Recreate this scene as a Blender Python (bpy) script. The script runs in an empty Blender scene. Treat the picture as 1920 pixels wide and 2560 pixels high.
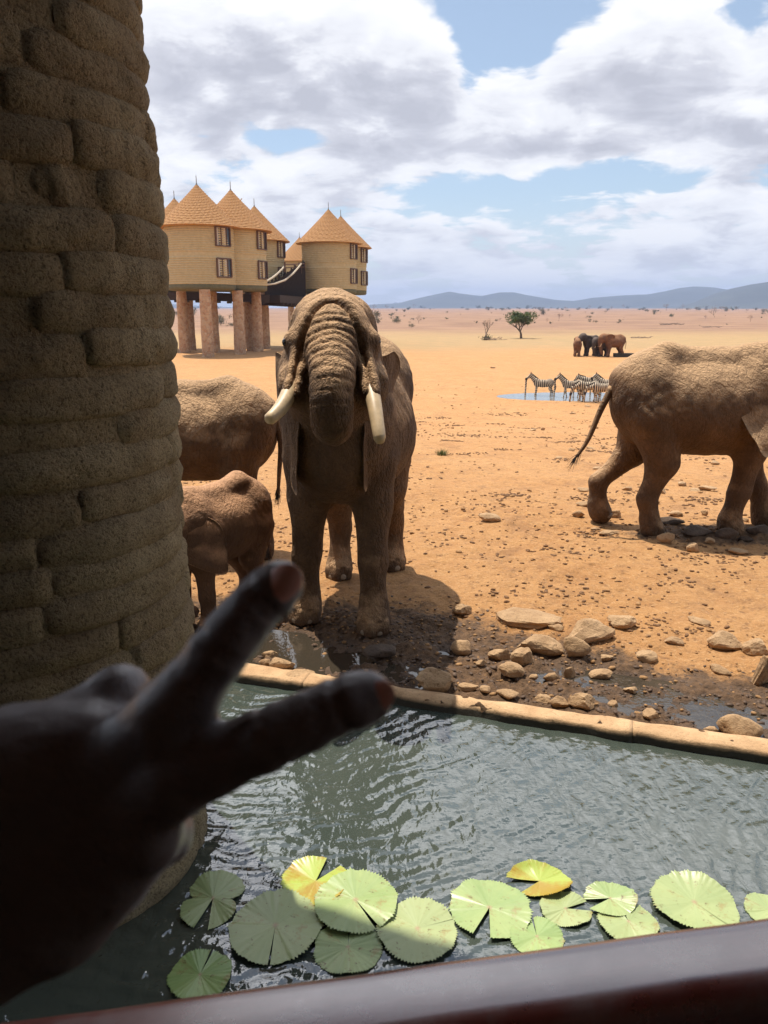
import bpy, bmesh, math, random
import numpy as np
from mathutils import Vector, Matrix
R = math.radians
C = bpy.context.scene.collection
SC = bpy.context.scene

# ------------------------------------------------------------ camera, sky, sun, exposure
CAMZ, PITCH, FPX = 2.9, R(14.7), 1950.0
SUN_DIR = Vector((-0.22, 0.28, 1.0)).normalized()
cam = bpy.data.cameras.new('camera'); camo = bpy.data.objects.new('camera', cam); C.objects.link(camo)
camo.location = (0, 0, CAMZ); camo.rotation_euler = (R(90) - PITCH, 0, 0)
cam.sensor_fit = 'VERTICAL'; cam.sensor_height = 36; cam.sensor_width = 27
cam.lens = 36 * FPX / 2560; cam.clip_start = 0.02; cam.clip_end = 60000
cam.dof.use_dof = True; cam.dof.focus_distance = 7.5; cam.dof.aperture_fstop = 12.5
SC.camera = camo
SC.view_settings.view_transform = 'Standard'; SC.view_settings.look = 'None'
SC.view_settings.exposure = 0.10; SC.view_settings.gamma = 1.0
SC.view_settings.use_curve_mapping = False
SC.cycles.max_bounces = 6; SC.cycles.diffuse_bounces = 3; SC.cycles.glossy_bounces = 3
SC.cycles.volume_bounces = 0; SC.cycles.caustics_reflective = False; SC.cycles.caustics_refractive = False

def ray(px, py):
    r = (px - 960) / FPX; d = (py - 1280) / FPX
    return r, math.cos(PITCH) - math.sin(PITCH) * d, -(math.sin(PITCH) + math.cos(PITCH) * d)
def azel(px, py):
    x, y, z = ray(px * 1.15727, py * 1.15727)       # picture measured at 1659 wide
    return math.atan2(x, y), math.atan2(z, math.hypot(x, y))

class NT:
    """small node-tree writer"""
    def __init__(s, nt): s.nt = nt
    def n(s, typ, ins=None, **kw):
        nd = s.nt.nodes.new(typ)
        for k, v in kw.items(): setattr(nd, k, v)
        for k, v in (ins or {}).items():
            sock = nd.inputs[k]
            if isinstance(v, bpy.types.NodeSocket): s.nt.links.new(v, sock)
            elif isinstance(v, bpy.types.Node): s.nt.links.new(v.outputs[0], sock)
            else: sock.default_value = v
        return nd
    def m(s, op, a, b=None, c=None, clamp=False):
        ins = {0: a}
        if b is not None: ins[1] = b
        if c is not None: ins[2] = c
        return s.n('ShaderNodeMath', ins, operation=op, use_clamp=clamp).outputs[0]
    def ramp(s, fac, stops):
        nd = s.n('ShaderNodeValToRGB', {0: fac}); e = nd.color_ramp.elements
        while len(e) < len(stops): e.new(0.5)
        for q, (p, c) in zip(e, stops):
            q.position = p; q.color = (c, c, c, 1) if isinstance(c, (int, float)) else (*c, 1)
        return nd.outputs[0]
    def mix(s, fac, a, b, blend='MIX'):
        nd = s.n('ShaderNodeMix', data_type='RGBA', blend_type=blend)
        for i, v in ((0, fac), (6, a), (7, b)):
            if isinstance(v, bpy.types.NodeSocket): s.nt.links.new(v, nd.inputs[i])
            elif i == 0: nd.inputs[0].default_value = v
            else: nd.inputs[i].default_value = (*v, 1)
        return nd.outputs[2]
    def noise(s, vec, scale, detail=4, rough=0.55, dist=0.0, out=0):
        ins = {'Scale': scale, 'Detail': detail, 'Roughness': rough, 'Distortion': dist}
        if vec is not None: ins['Vector'] = vec
        return s.n('ShaderNodeTexNoise', ins).outputs[out]

# cloud density as a node group: direction -> density (kept by direction only, so the sky is the same from anywhere)
g = bpy.data.node_groups.new('cloud_density', 'ShaderNodeTree')
g.interface.new_socket('dir', in_out='INPUT', socket_type='NodeSocketVector')
g.interface.new_socket('lift', in_out='INPUT', socket_type='NodeSocketFloat')
g.interface.new_socket('dens', in_out='OUTPUT', socket_type='NodeSocketFloat')
G = NT(g); gi = G.n('NodeGroupInput'); go = G.n('NodeGroupOutput')
sp = G.n('ShaderNodeSeparateXYZ', {0: gi.outputs[0]})
dz = G.m('ADD', sp.outputs[2], gi.outputs[1])
el = G.m('ARCSINE', G.m('MINIMUM', dz, 0.999))
az = G.m('ARCTAN2', sp.outputs[0], sp.outputs[1])
zz = G.m('ADD', G.m('MAXIMUM', dz, 0.0), 0.20)
pv = G.n('ShaderNodeCombineXYZ', {0: G.m('DIVIDE', sp.outputs[0], zz), 1: G.m('MULTIPLY', G.m('DIVIDE', sp.outputs[1], zz), 1.0), 2: G.m('MULTIPLY', dz, 1.5)}).outputs[0]
big = G.noise(pv, 2.1, 2, 0.5, 0.15)
fin = G.noise(pv, 4.6, 8, 0.58, 0.35)
ae = G.n('ShaderNodeCombineXYZ', {0: az, 1: el, 2: 0.0}).outputs[0]
puff = G.n('ShaderNodeTexVoronoi', {'Vector': G.n('ShaderNodeVectorMath', {0: ae, 1: G.n('ShaderNodeVectorMath', {0: G.noise(ae, 30.0, 3, 0.6, 0, 1), 3: 0.022}, operation='SCALE').outputs[0]}, operation='ADD').outputs[0], 'Scale': 19.0, 'Smoothness': 0.5}, feature='SMOOTH_F1').outputs[0]
#          px, py (1659-wide picture), radius x, radius y (rad), amount: >0 cloud, <0 blue sky
BLOBS = [(640,110,.19,.085,.40),(860,130,.09,.08,.34),(400,190,.16,.12,.34),(400,40,.12,.07,.3),(700,235,.14,.028,.10),
         (1330,110,.11,.060,.36),(1560,150,.14,.085,.42),(1150,205,.10,.030,.16),(1500,290,.16,.030,.24),
         (960,322,.15,.030,.44),(1250,318,.10,.024,.34),(800,290,.05,.02,.22),(520,330,.07,.016,.24),(1620,110,.06,.04,.2),
         (1060,60,.060,.050,-.72),(1150,10,.09,.035,-.60),(1610,10,.06,.028,-.50),(1010,190,.02,.03,-.2),
         (640,296,.085,.024,-.44),(400,395,.06,.025,-.30),
         (1210,400,.13,.030,-.44),(1020,440,.08,.018,-.35),(1330,365,.06,.018,-.25),(900,410,.05,.015,-.25),(1080,480,.08,.014,-.2),
         (1380,440,.12,.016,.34),(930,490,.12,.016,.30),(1330,530,.2,.016,.28),(660,425,.10,.016,.26),(850,570,.2,.02,.2),(1400,590,.3,.02,.15)]
dn = G.m('ADD', G.m('MULTIPLY', G.m('SUBTRACT', big, 0.5), 1.1), G.m('MULTIPLY', G.m('SUBTRACT', fin, 0.5), 1.75))
dn = G.m('ADD', dn, G.m('MULTIPLY', G.m('SUBTRACT', 0.42, puff), 0.55))
g.links.new(dn, go.inputs[0])

w = bpy.data.worlds.new('World'); SC.world = w; w.use_nodes = True
W = NT(w.node_tree); w.node_tree.nodes.clear()
wd = W.n('ShaderNodeTexCoord').outputs['Generated']
def dens(lift):
    nd = W.n('ShaderNodeGroup'); nd.node_tree = g
    w.node_tree.links.new(wd, nd.inputs[0]); nd.inputs[1].default_value = lift
    return nd.outputs[0]
wsp = W.n('ShaderNodeSeparateXYZ', {0: wd})
wae = W.n('ShaderNodeCombineXYZ', {0: W.m('ARCTAN2', wsp.outputs[0], wsp.outputs[1]), 1: W.m('ARCSINE', wsp.outputs[2]), 2: 0.0}).outputs[0]
tot = None; grad = None
HIGH = [(-.25, .50, .30, .07, .40), (.45, .55, .35, .09, .42), (.05, .72, .9, .09, .40), (-.5, 1.15, 2.5, .22, -.9), (.15, .42, .12, .04, -.3)]
for (bx, by, rx, ry, am) in [azel(q[0], q[1]) + q[2:] for q in BLOBS] + HIGH:
    a0, e0 = bx, by
    d = W.n('ShaderNodeVectorMath', {0: wae, 1: (1 / rx, 1 / ry, 0), 2: (-a0 / rx, -e0 / ry, 0)}, operation='MULTIPLY_ADD').outputs[0]
    q = W.n('ShaderNodeVectorMath', {0: d, 1: d}, operation='DOT_PRODUCT').outputs['Value']
    t = W.m('MULTIPLY', W.m('POWER', 0.3679, q), am)
    tot = t if tot is None else W.m('ADD', tot, t)
    if am > .2:
        u = W.m('MULTIPLY', W.n('ShaderNodeVectorMath', {0: d, 1: (0, 1.0, 0)}, operation='DOT_PRODUCT').outputs['Value'], t)
        grad = u if grad is None else W.m('ADD', grad, u)
n0, n2 = dens(0.0), dens(0.028)
d0 = W.m('ADD', W.m('ADD', n0, tot), 0.08)
cover = W.n('ShaderNodeMapRange', {0: d0, 1: -0.14, 2: 0.16}, interpolation_type='SMOOTHSTEP').outputs[0]
lit = W.m('ADD', W.m('MULTIPLY', W.m('SUBTRACT', n0, n2), 1.15), W.m('MULTIPLY', W.m('MAXIMUM', grad, -0.13), 1.7))
thick = W.n('ShaderNodeMapRange', {0: d0, 1: 0.10, 2: 0.75}).outputs[0]
shade = W.m('ADD', W.m('SUBTRACT', 0.86, W.m('MULTIPLY', thick, 0.50)), lit)
ccol = W.ramp(shade, [(0.0, (.54, .55, .62)), (0.35, (.68, .69, .76)), (0.58, (.86, .87, .92)), (0.85, (.95, .96, 1.0)), (1.0, (1.0, 1.0, 1.02))])
sky = W.n('ShaderNodeTexSky', sky_type='NISHITA', sun_disc=False, sun_elevation=math.asin(SUN_DIR.z),
          sun_rotation=math.atan2(SUN_DIR.x, SUN_DIR.y), air_density=1.0, dust_density=1.2, ozone_density=1.0, altitude=600.0)
skys = W.mix(0.30, W.n('ShaderNodeVectorMath', {0: sky.outputs[0], 3: 1.55}, operation='SCALE').outputs[0], (6.6, 7.8, 8.6))
# sunlit cloud is brighter toward the sun
sd_ = W.n('ShaderNodeVectorMath', {0: wd, 1: tuple(SUN_DIR)}, operation='DOT_PRODUCT').outputs['Value']
glow = W.n('ShaderNodeMapRange', {0: sd_, 1: 0.55, 2: 0.95, 3: 11.2, 4: 31.0}, interpolation_type='SMOOTHSTEP').outputs[0]
ccs = W.n('ShaderNodeVectorMath', {0: ccol, 3: glow}, operation='SCALE').outputs[0]
wz = W.n('ShaderNodeSeparateXYZ', {0: wd}).outputs[2]
mist = W.n('ShaderNodeMapRange', {0: wz, 1: 0.14, 2: 0.0, 3: 0.0, 4: 0.55}, interpolation_type='SMOOTHSTEP').outputs[0]
skyc = W.mix(W.m('MULTIPLY', cover, 0.97), skys, ccs)
skyc = W.mix(mist, skyc, (8.3, 8.7, 9.6))
bg = W.n('ShaderNodeBackground', {0: skyc, 1: 0.09})
wo = W.n('ShaderNodeOutputWorld', {0: bg})

sun = bpy.data.lights.new('sun', 'SUN'); suno = bpy.data.objects.new('sun', sun); C.objects.link(suno)
sun.energy = 5.0; sun.angle = R(0.53); sun.color = (1.0, 0.93, 0.82)
suno.rotation_euler = SUN_DIR.to_track_quat('Z', 'Y').to_euler()

# ------------------------------------------------------------ helpers
rng = np.random.default_rng(7); rnd = random.Random(11)
def tag(o, label=None, cat=None, group=None, kind=None):
    if label: o['label'] = label
    if cat: o['category'] = cat
    if group: o['group'] = group
    if kind: o['kind'] = kind
    return o
def empty(name, loc=(0, 0, 0), rz=0, **kw):
    o = bpy.data.objects.new(name, None); C.objects.link(o); o.location = loc; o.rotation_euler = (0, 0, rz)
    o.empty_display_size = 0.2
    return tag(o, **kw)
def mobj(name, V, F, mat, parent=None, smooth=True, **kw):
    me = bpy.data.meshes.new(name)
    V = np.asarray(V, dtype=np.float32)
    if isinstance(F, np.ndarray) and F.ndim == 2:
        n, k = F.shape
        me.vertices.add(len(V)); me.vertices.foreach_set('co', V.ravel())
        me.loops.add(n * k); me.loops.foreach_set('vertex_index', F.astype(np.int32).ravel())
        me.polygons.add(n); me.polygons.foreach_set('loop_start', np.arange(0, n * k, k, dtype=np.int32))
        me.update(calc_edges=True)
    else:
        me.from_pydata([tuple(map(float, v)) for v in V], [], [tuple(int(i) for i in f) for f in F])
    if smooth: me.polygons.foreach_set('use_smooth', np.ones(len(me.polygons), dtype=bool))
    me.materials.append(mat); me.validate(); me.update()
    return link(name, me, parent, **kw)
def link(name, me, parent=None, **kw):
    o = bpy.data.objects.new(name, me); C.objects.link(o)
    if parent: o.parent = parent
    return tag(o, **kw)
def attr(o, name, vals):
    a = o.data.attributes.new(name, 'FLOAT', 'POINT'); a.data.foreach_set('value', np.asarray(vals, dtype=np.float32))
class MB:
    def __init__(s): s.V = []; s.F = []
    def add(s, V, F):
        b = len(s.V); s.V += [tuple(v) for v in V]; s.F += [tuple(i + b for i in f) for f in F]
    def box(s, c, d, rot=None):
        x, y, z = d[0] / 2, d[1] / 2, d[2] / 2
        P = [Vector(p) for p in ((-x,-y,-z),(x,-y,-z),(x,y,-z),(-x,y,-z),(-x,-y,z),(x,-y,z),(x,y,z),(-x,y,z))]
        if rot: P = [rot @ p for p in P]
        s.add([p + Vector(c) for p in P], [(0,3,2,1),(4,5,6,7),(0,1,5,4),(1,2,6,5),(2,3,7,6),(3,0,4,7)])
    def tube(s, pts, rad, n=8, cap=True):
        pts = [Vector(p) for p in pts]
        if not hasattr(rad, '__len__'): rad = [rad] * len(pts)
        base = len(s.V); up = None
        for i, p in enumerate(pts):
            t = (pts[min(i + 1, len(pts) - 1)] - pts[max(i - 1, 0)]).normalized()
            if up is None: up = Vector((0, 0, 1)) if abs(t.z) < .9 else Vector((1, 0, 0))
            a = t.cross(up)
            a = a.normalized() if a.length > 1e-6 else Vector((1, 0, 0)); b = a.cross(t).normalized(); up = b
            for j in range(n):
                q = 2 * math.pi * j / n
                s.V.append(tuple(p + (a * math.cos(q) + b * math.sin(q)) * rad[i]))
        for i in range(len(pts) - 1):
            for j in range(n):
                j2 = (j + 1) % n
                s.F.append((base + i*n + j, base + i*n + j2, base + (i+1)*n + j2, base + (i+1)*n + j))
        if cap:
            s.F.append(tuple(base + j for j in reversed(range(n))))
            s.F.append(tuple(base + (len(pts) - 1) * n + j for j in range(n)))
    def lathe(s, prof, n=48, c=(0, 0, 0), f=None):
        base = len(s.V)
        for i, (r, z) in enumerate(prof):
            for j in range(n):
                q = 2 * math.pi * j / n; rr = r + (f(q, z) if f else 0)
                s.V.append((c[0] + rr * math.cos(q), c[1] + rr * math.sin(q), c[2] + z))
        for i in range(len(prof) - 1):
            for j in range(n):
                j2 = (j + 1) % n
                s.F.append((base + i*n + j, base + i*n + j2, base + (i+1)*n + j2, base + (i+1)*n + j))
    def build(s, name, mat, parent=None, smooth=False, **kw): return mobj(name, s.V, s.F, mat, parent, smooth, **kw)

# numpy gradient noise
def _h(i, j, k, s):
    n = (i * 374761393 + j * 668265263 + k * 2147483647 + s * 974634777).astype(np.int64)
    n = (n ^ (n >> 13)) * 1274126177; n = n ^ (n >> 16)
    return (n & 0xffffff) / float(0xffffff)
def vnoise(P, s=0):
    P = np.asarray(P, dtype=np.float64); I = np.floor(P).astype(np.int64); f = P - I; f = f * f * (3 - 2 * f)
    r = 0
    for a in (0, 1):
        for b in (0, 1):
            for c in (0, 1):
                wt = (f[..., 0] if a else 1 - f[..., 0]) * (f[..., 1] if b else 1 - f[..., 1]) * (f[..., 2] if c else 1 - f[..., 2])
                r = r + wt * _h(I[..., 0] + a, I[..., 1] + b, I[..., 2] + c, s)
    return r * 2 - 1
def fbm(P, oct=4, s=0, gain=.5):
    P = np.asarray(P, dtype=np.float64); a, t = 1.0, 0
    for o in range(oct): t = t + a * vnoise(P * (2.03 ** o) + 17.3 * o, s + o); a *= gain
    return t
def sstep(x, a, b):
    t = np.clip((x - a) / (b - a), 0, 1); return t * t * (3 - 2 * t)

# smooth-union distance field -> one continuous mesh (surface nets)
def sdf_mesh(prims, h, k, zcut=None):
    lo = np.full(3, 1e9); hi = -lo
    for p in prims:
        if p[0] == 'c':
            for q, r in ((p[1], p[3]), (p[2], p[4])):
                lo = np.minimum(lo, np.array(q) - r); hi = np.maximum(hi, np.array(q) + r)
        else:
            m = max(p[2]); lo = np.minimum(lo, np.array(p[1]) - m); hi = np.maximum(hi, np.array(p[1]) + m)
    pad = 2.0 / k + 3 * h; lo -= pad; hi += pad
    n = np.ceil((hi - lo) / h).astype(int) + 1
    ax = [(lo[i] + h * np.arange(n[i])).astype(np.float32) for i in range(3)]
    S = np.full(n, 1e-12, dtype=np.float32); reach = 5.0 / k
    for p in prims:
        if p[0] == 'c':
            a, b = np.array(p[1], float), np.array(p[2], float); l = np.minimum(a - p[3], b - p[4]) - reach; u = np.maximum(a + p[3], b + p[4]) + reach
        else:
            m = max(p[2]); l = np.array(p[1]) - m - reach; u = np.array(p[1]) + m + reach
        i0 = np.clip(np.floor((l - lo) / h).astype(int), 0, n - 1); i1 = np.clip(np.ceil((u - lo) / h).astype(int) + 1, 1, n)
        X, Y, Z = np.meshgrid(*[ax[i][i0[i]:i1[i]] for i in range(3)], indexing='ij', sparse=True)
        if p[0] == 'c':
            ba = b - a; L = float(ba @ ba) + 1e-12
            t = np.clip(((X - a[0]) * ba[0] + (Y - a[1]) * ba[1] + (Z - a[2]) * ba[2]) / L, 0, 1)
            d = np.sqrt((X - a[0] - t * ba[0]) ** 2 + (Y - a[1] - t * ba[1]) ** 2 + (Z - a[2] - t * ba[2]) ** 2) - (p[3] + t * (p[4] - p[3]))
        else:
            c, r = p[1], p[2]; M = p[3] if len(p) > 3 else None
            x, y, z = X - c[0], Y - c[1], Z - c[2]
            if M is not None:
                Mi = np.array(M).T
                x, y, z = (Mi[0][0]*x + Mi[0][1]*y + Mi[0][2]*z, Mi[1][0]*x + Mi[1][1]*y + Mi[1][2]*z, Mi[2][0]*x + Mi[2][1]*y + Mi[2][2]*z)
            k0 = np.sqrt((x / r[0]) ** 2 + (y / r[1]) ** 2 + (z / r[2]) ** 2) + 1e-9
            k1 = np.sqrt((x / r[0] ** 2) ** 2 + (y / r[1] ** 2) ** 2 + (z / r[2] ** 2) ** 2) + 1e-9
            d = k0 * (k0 - 1) / k1
        S[i0[0]:i1[0], i0[1]:i1[1], i0[2]:i1[2]] += np.exp(np.clip(-k * d, -30, 60)).astype(np.float32)
    D = -np.log(S) / k
    if zcut is not None: D = np.maximum(D, (zcut - ax[2])[None, None, :])
    I = D < 0
    c8 = [(a, b, c) for a in (0, 1) for b in (0, 1) for c in (0, 1)]
    sl = lambda A, a, b, c: A[a:A.shape[0] - 1 + a, b:A.shape[1] - 1 + b, c:A.shape[2] - 1 + c]
    cnt = sum(sl(I, *q).astype(np.int8) for q in c8)
    act = np.argwhere((cnt > 0) & (cnt < 8))
    vals = np.stack([D[act[:, 0] + a, act[:, 1] + b, act[:, 2] + c] for a, b, c in c8], 1)
    acc = np.zeros((len(act), 3)); num = np.zeros(len(act))
    for i in range(8):
        for j in range(i + 1, 8):
            df = np.array(c8[j]) - np.array(c8[i])
            if np.abs(df).sum() != 1: continue
            x = (vals[:, i] < 0) != (vals[:, j] < 0)
            t = np.where(x, vals[:, i] / np.where(x, vals[:, i] - vals[:, j], 1), 0)
            acc += np.where(x[:, None], np.array(c8[i]) + t[:, None] * df, 0); num += x
    V = lo + h * (act + acc / num[:, None])
    idx = -np.ones(np.array(D.shape) - 1, dtype=np.int64); idx[tuple(act.T)] = np.arange(len(act))
    Q = []
    for A in range(3):
        B, Cx = (A + 1) % 3, (A + 2) % 3
        s0 = [slice(None)] * 3; s1 = [slice(None)] * 3; s0[A] = slice(0, -1); s1[A] = slice(1, None)
        ch = I[tuple(s0)] != I[tuple(s1)]; e = np.argwhere(ch)
        e = e[(e[:, B] > 0) & (e[:, Cx] > 0) & (e[:, B] < D.shape[B] - 1) & (e[:, Cx] < D.shape[Cx] - 1)]
        ins = I[tuple(e.T)]
        def cell(db, dc):
            q = e.copy(); q[:, B] -= db; q[:, Cx] -= dc; return idx[tuple(q.T)]
        q = np.stack([cell(1, 1), cell(0, 1), cell(0, 0), cell(1, 0)], 1)
        q[~ins] = q[~ins][:, ::-1]; Q.append(q)
    return V, np.concatenate(Q)
def vnormals(V, F):
    n = np.cross(V[F[:, 2]] - V[F[:, 0]], V[F[:, 3]] - V[F[:, 1]]); N = np.zeros_like(V)
    for i in range(4): np.add.at(N, F[:, i], n)
    return N / (np.linalg.norm(N, axis=1, keepdims=True) + 1e-12)

# ------------------------------------------------------------ materials
def mat(name, build):
    m = bpy.data.materials.new(name); m.use_nodes = True; m.node_tree.nodes.clear()
    T = NT(m.node_tree); out = T.n('ShaderNodeOutputMaterial')
    bs = build(T); m.node_tree.links.new(bs.outputs[0], out.inputs[0]); return m
def P(T, col, rough=.8, bump=None, bs=.3, bd=.02, **ins):
    i = {'Base Color': col if isinstance(col, bpy.types.NodeSocket) else (*col, 1), 'Roughness': rough}
    i.update({k.replace('_', ' '): v for k, v in ins.items()})
    if bump is not None: i['Normal'] = T.n('ShaderNodeBump', {'Height': bump, 'Strength': bs, 'Distance': bd}).outputs[0]
    return T.n('ShaderNodeBsdfPrincipled', i)
def oc(T): return T.n('ShaderNodeTexCoord').outputs['Object']
def wp(T): return T.n('ShaderNodeNewGeometry').outputs['Position']
def at(T, name): return T.n('ShaderNodeAttribute', attribute_name=name).outputs['Fac']
def vor(T, vec, scale, feature='F1', out=0, rnd_=1.0):
    return T.n('ShaderNodeTexVoronoi', {'Vector': vec, 'Scale': scale, 'Randomness': rnd_}, feature=feature).outputs[out]
def warp(T, vec, scale, amt):
    nz = T.noise(vec, scale, 3, .6, 0, 1)
    return T.n('ShaderNodeVectorMath', {0: vec, 1: T.n('ShaderNodeVectorMath', {0: nz, 3: amt}, operation='SCALE').outputs[0]}, operation='ADD').outputs[0]
def scl(T, vec, s): return T.n('ShaderNodeVectorMath', {0: vec, 1: s}, operation='MULTIPLY').outputs[0]

def m_simple(name, col, rough=.7, ns=20, amt=.25, bs=.2, bd=.01, **k):
    def b(T):
        v = oc(T); n = T.noise(v, ns, 5, .6)
        c = T.mix(T.ramp(n, [(.3, 0.), (.7, 1.)]), tuple(x * (1 - amt) for x in col), tuple(min(1, x * (1 + amt)) for x in col))
        return P(T, c, rough, n, bs, bd, **k)
    return mat(name, b)
M = {}
def b_ground(T):
    p = wp(T); s = T.n('ShaderNodeSeparateXYZ', {0: p})
    n1 = T.noise(p, .35, 6, .6); n2 = T.noise(p, 3.0, 8, .65); n3 = T.noise(p, 28, 6, .7); nf = T.noise(p, .03, 6, .6)
    near = T.mix(T.ramp(n2, [(.3, 0.), (.72, 1.)]), (.42, .195, .064), (.58, .300, .108))
    near = T.mix(T.ramp(n1, [(.42, 0.), (.65, .6)]), near, (.55, .295, .118))
    near = T.mix(T.ramp(n3, [(.30, .55), (.45, 0.)]), near, (.25, .125, .045))
    near = T.mix(T.ramp(T.noise(p, 9, 7, .75), [(.38, .7), (.45, 0.)]), near, (.22, .105, .042))
    near = T.mix(T.ramp(T.noise(p, 22, 7, .8), [(.53, 0.), (.60, .55)]), near, (.66, .40, .19))
    near = T.mix(T.ramp(T.noise(scl(T, p, (1, .8, 1)), .9, 8, .8), [(.36, .5), (.46, 0.)]), near, (.27, .13, .055))
    near = T.mix(T.ramp(T.noise(p, 1.7, 7, .75), [(.56, 0.), (.66, .45)]), near, (.30, .16, .07))
    yy = T.m('ADD', s.outputs[1], T.m('MULTIPLY', T.m('SUBTRACT', nf, .5), 55))
    far = T.mix(T.ramp(T.noise(p, .05, 8, .7), [(.35, 0.), (.65, 1.)]), (.22, .115, .066), (.36, .205, .118))
    far = T.mix(T.ramp(T.noise(p, .4, 4, .7), [(.55, 0.), (.62, .45)]), far, (.24, .17, .08))
    grass = T.mix(T.ramp(T.noise(p, .3, 6, .7), [(.35, 0.), (.65, 1.)]), (.43, .265, .118), (.35, .235, .105))
    f1 = T.n('ShaderNodeMapRange', {0: yy, 1: 96, 2: 122}, interpolation_type='SMOOTHSTEP').outputs[0]
    f2 = T.n('ShaderNodeMapRange', {0: yy, 1: 150, 2: 230}, interpolation_type='SMOOTHSTEP').outputs[0]
    c = T.mix(f2, T.mix(f1, near, grass), far)
    mud = at(T, 'mud')
    mudf = T.m('ADD', mud, T.m('MULTIPLY', T.m('SUBTRACT', T.noise(p, 4.5, 8, .75), .5), 1.9), clamp=True)
    mudf = T.ramp(mudf, [(.30, 0.), (.62, 1.)])
    mc = T.mix(T.ramp(T.noise(p, 14, 6, .7), [(.35, 0.), (.65, 1.)]), (.040, .023, .013), (.20, .115, .060))
    wet = at(T, 'wet')
    mc = T.mix(wet, mc, (.035, .026, .020))
    c = T.mix(T.m('MULTIPLY', mudf, .92), c, mc)
    rg = T.m('SUBTRACT', .95, T.m('MULTIPLY', T.m('MULTIPLY', mudf, wet), .62))
    h = T.m('ADD', T.m('MULTIPLY', n3, .6), T.m('MULTIPLY', n2, 1.2))
    h = T.m('ADD', h, T.m('MULTIPLY', T.noise(p, 90, 3, .6), .25))
    h = T.m('SUBTRACT', h, T.m('MULTIPLY', T.ramp(vor(T, warp(T, p, 4, .25), 5.5), [(.0, 1.), (.35, 0.)]), .5))
    return P(T, c, rg, h, 1.0, .05)
M['ground'] = mat('sandy_ground', b_ground)
def b_skin(dust_and_sun, base, dark, ws=1.0, bd=.012):
    def f(T):
        v = oc(T); ge = T.n('ShaderNodeNewGeometry')
        n = T.noise(v, 3.2, 5, .6); n2 = T.noise(v, 22, 5, .65)
        c = T.mix(T.ramp(n, [(.32, 0.), (.7, 1.)]), dark, base)
        c = T.mix(T.ramp(n2, [(.35, .35), (.6, 0.)]), c, dark)
        up = T.n('ShaderNodeSeparateXYZ', {0: ge.outputs['Normal']}).outputs[2]
        dz = T.m('MULTIPLY', T.ramp(T.m('ADD', up, T.m('MULTIPLY', T.m('SUBTRACT', n, .5), .8)), [(.12, 0.), (.75, 1.)]), .95)
        c = T.mix(dz, c, dust_and_sun)  # up-facing skin paler: settled dust plus sunlit brightness put into the colour
        wv = warp(T, v, 3.0, .22)
        w1 = vor(T, scl(T, wv, (1.7, 1.7, .7)), 17 * ws, 'DISTANCE_TO_EDGE')
        w2 = vor(T, warp(T, v, 9, .08), 36 * ws, 'DISTANCE_TO_EDGE')
        w3 = T.n('ShaderNodeTexWave', {'Vector': scl(T, warp(T, v, 2.0, .5), (.8, .8, .5)), 'Scale': 5.5 * ws, 'Distortion': 9.0, 'Detail': 3.0, 'Detail Scale': 1.3}, bands_direction='DIAGONAL').outputs[0]
        h = T.m('ADD', T.m('MULTIPLY', T.ramp(w1, [(0, 0.), (.20, 1.)]), .38), T.m('MULTIPLY', T.ramp(w2, [(0, 0.), (.2, 1.)]), .3))
        h = T.m('ADD', h, T.m('MULTIPLY', w3, .55)); h = T.m('ADD', h, T.m('MULTIPLY', n2, .45)); h = T.m('MULTIPLY', h, T.ramp(T.noise(v, 1.1, 3, .6), [(.30, .45), (.6, 1.)]))
        rv = scl(T, warp(T, v, 1.8, .30), (1.0, 1.0, .42))
        rg1 = T.m('ABSOLUTE', T.m('SUBTRACT', T.noise(rv, 11 * ws, 3, .5), .5)); rg2 = T.m('ABSOLUTE', T.m('SUBTRACT', T.noise(warp(T, v, 2.5, .2), 24 * ws, 3, .5), .5))
        rr_ = T.m('ADD', T.m('MULTIPLY', T.ramp(rg1, [(0, 0.), (.14, 1.)]), .55), T.m('MULTIPLY', T.ramp(rg2, [(0, 0.), (.12, 1.)]), .30))
        h = T.m('ADD', h, rr_)
        c = T.mix(T.ramp(rg1, [(0, .25), (.035, 0.)]), c, tuple(x * .5 for x in dark))
        crease = T.ramp(w1, [(0, .28), (.07, 0.)])
        c = T.mix(crease, c, tuple(x * .45 for x in dark))
        return P(T, c, .78, h, .8, bd * 1.5, Specular_IOR_Level=.3)
    return f
M['skin'] = mat('elephant_skin', b_skin((.58, .36, .19), (.190, .108, .055), (.088, .050, .027)))
M['skin_red'] = mat('elephant_skin_reddish', b_skin((.60, .33, .175), (.20, .108, .060), (.11, .060, .036), 1.5, .006))
M['skin_far'] = mat('elephant_skin_distant', b_skin((.34, .17, .08), (.22, .105, .05), (.12, .06, .035), .6, .01))
M['skin_grey'] = mat('elephant_skin_wet', b_skin((.15, .11, .085), (.085, .065, .052), (.05, .04, .035), .6, .01))
M['ivory'] = m_simple('ivory', (.62, .46, .27), .45, 14, .18, .15, .004)
M['nail'] = m_simple('toe_nail', (.26, .19, .125), .6, 30, .2)
M['eye'] = mat('eye', lambda T: P(T, (.012, .008, .006), .12))
M['hair'] = mat('tail_hair', lambda T: P(T, (.018, .013, .010), .6))
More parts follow.
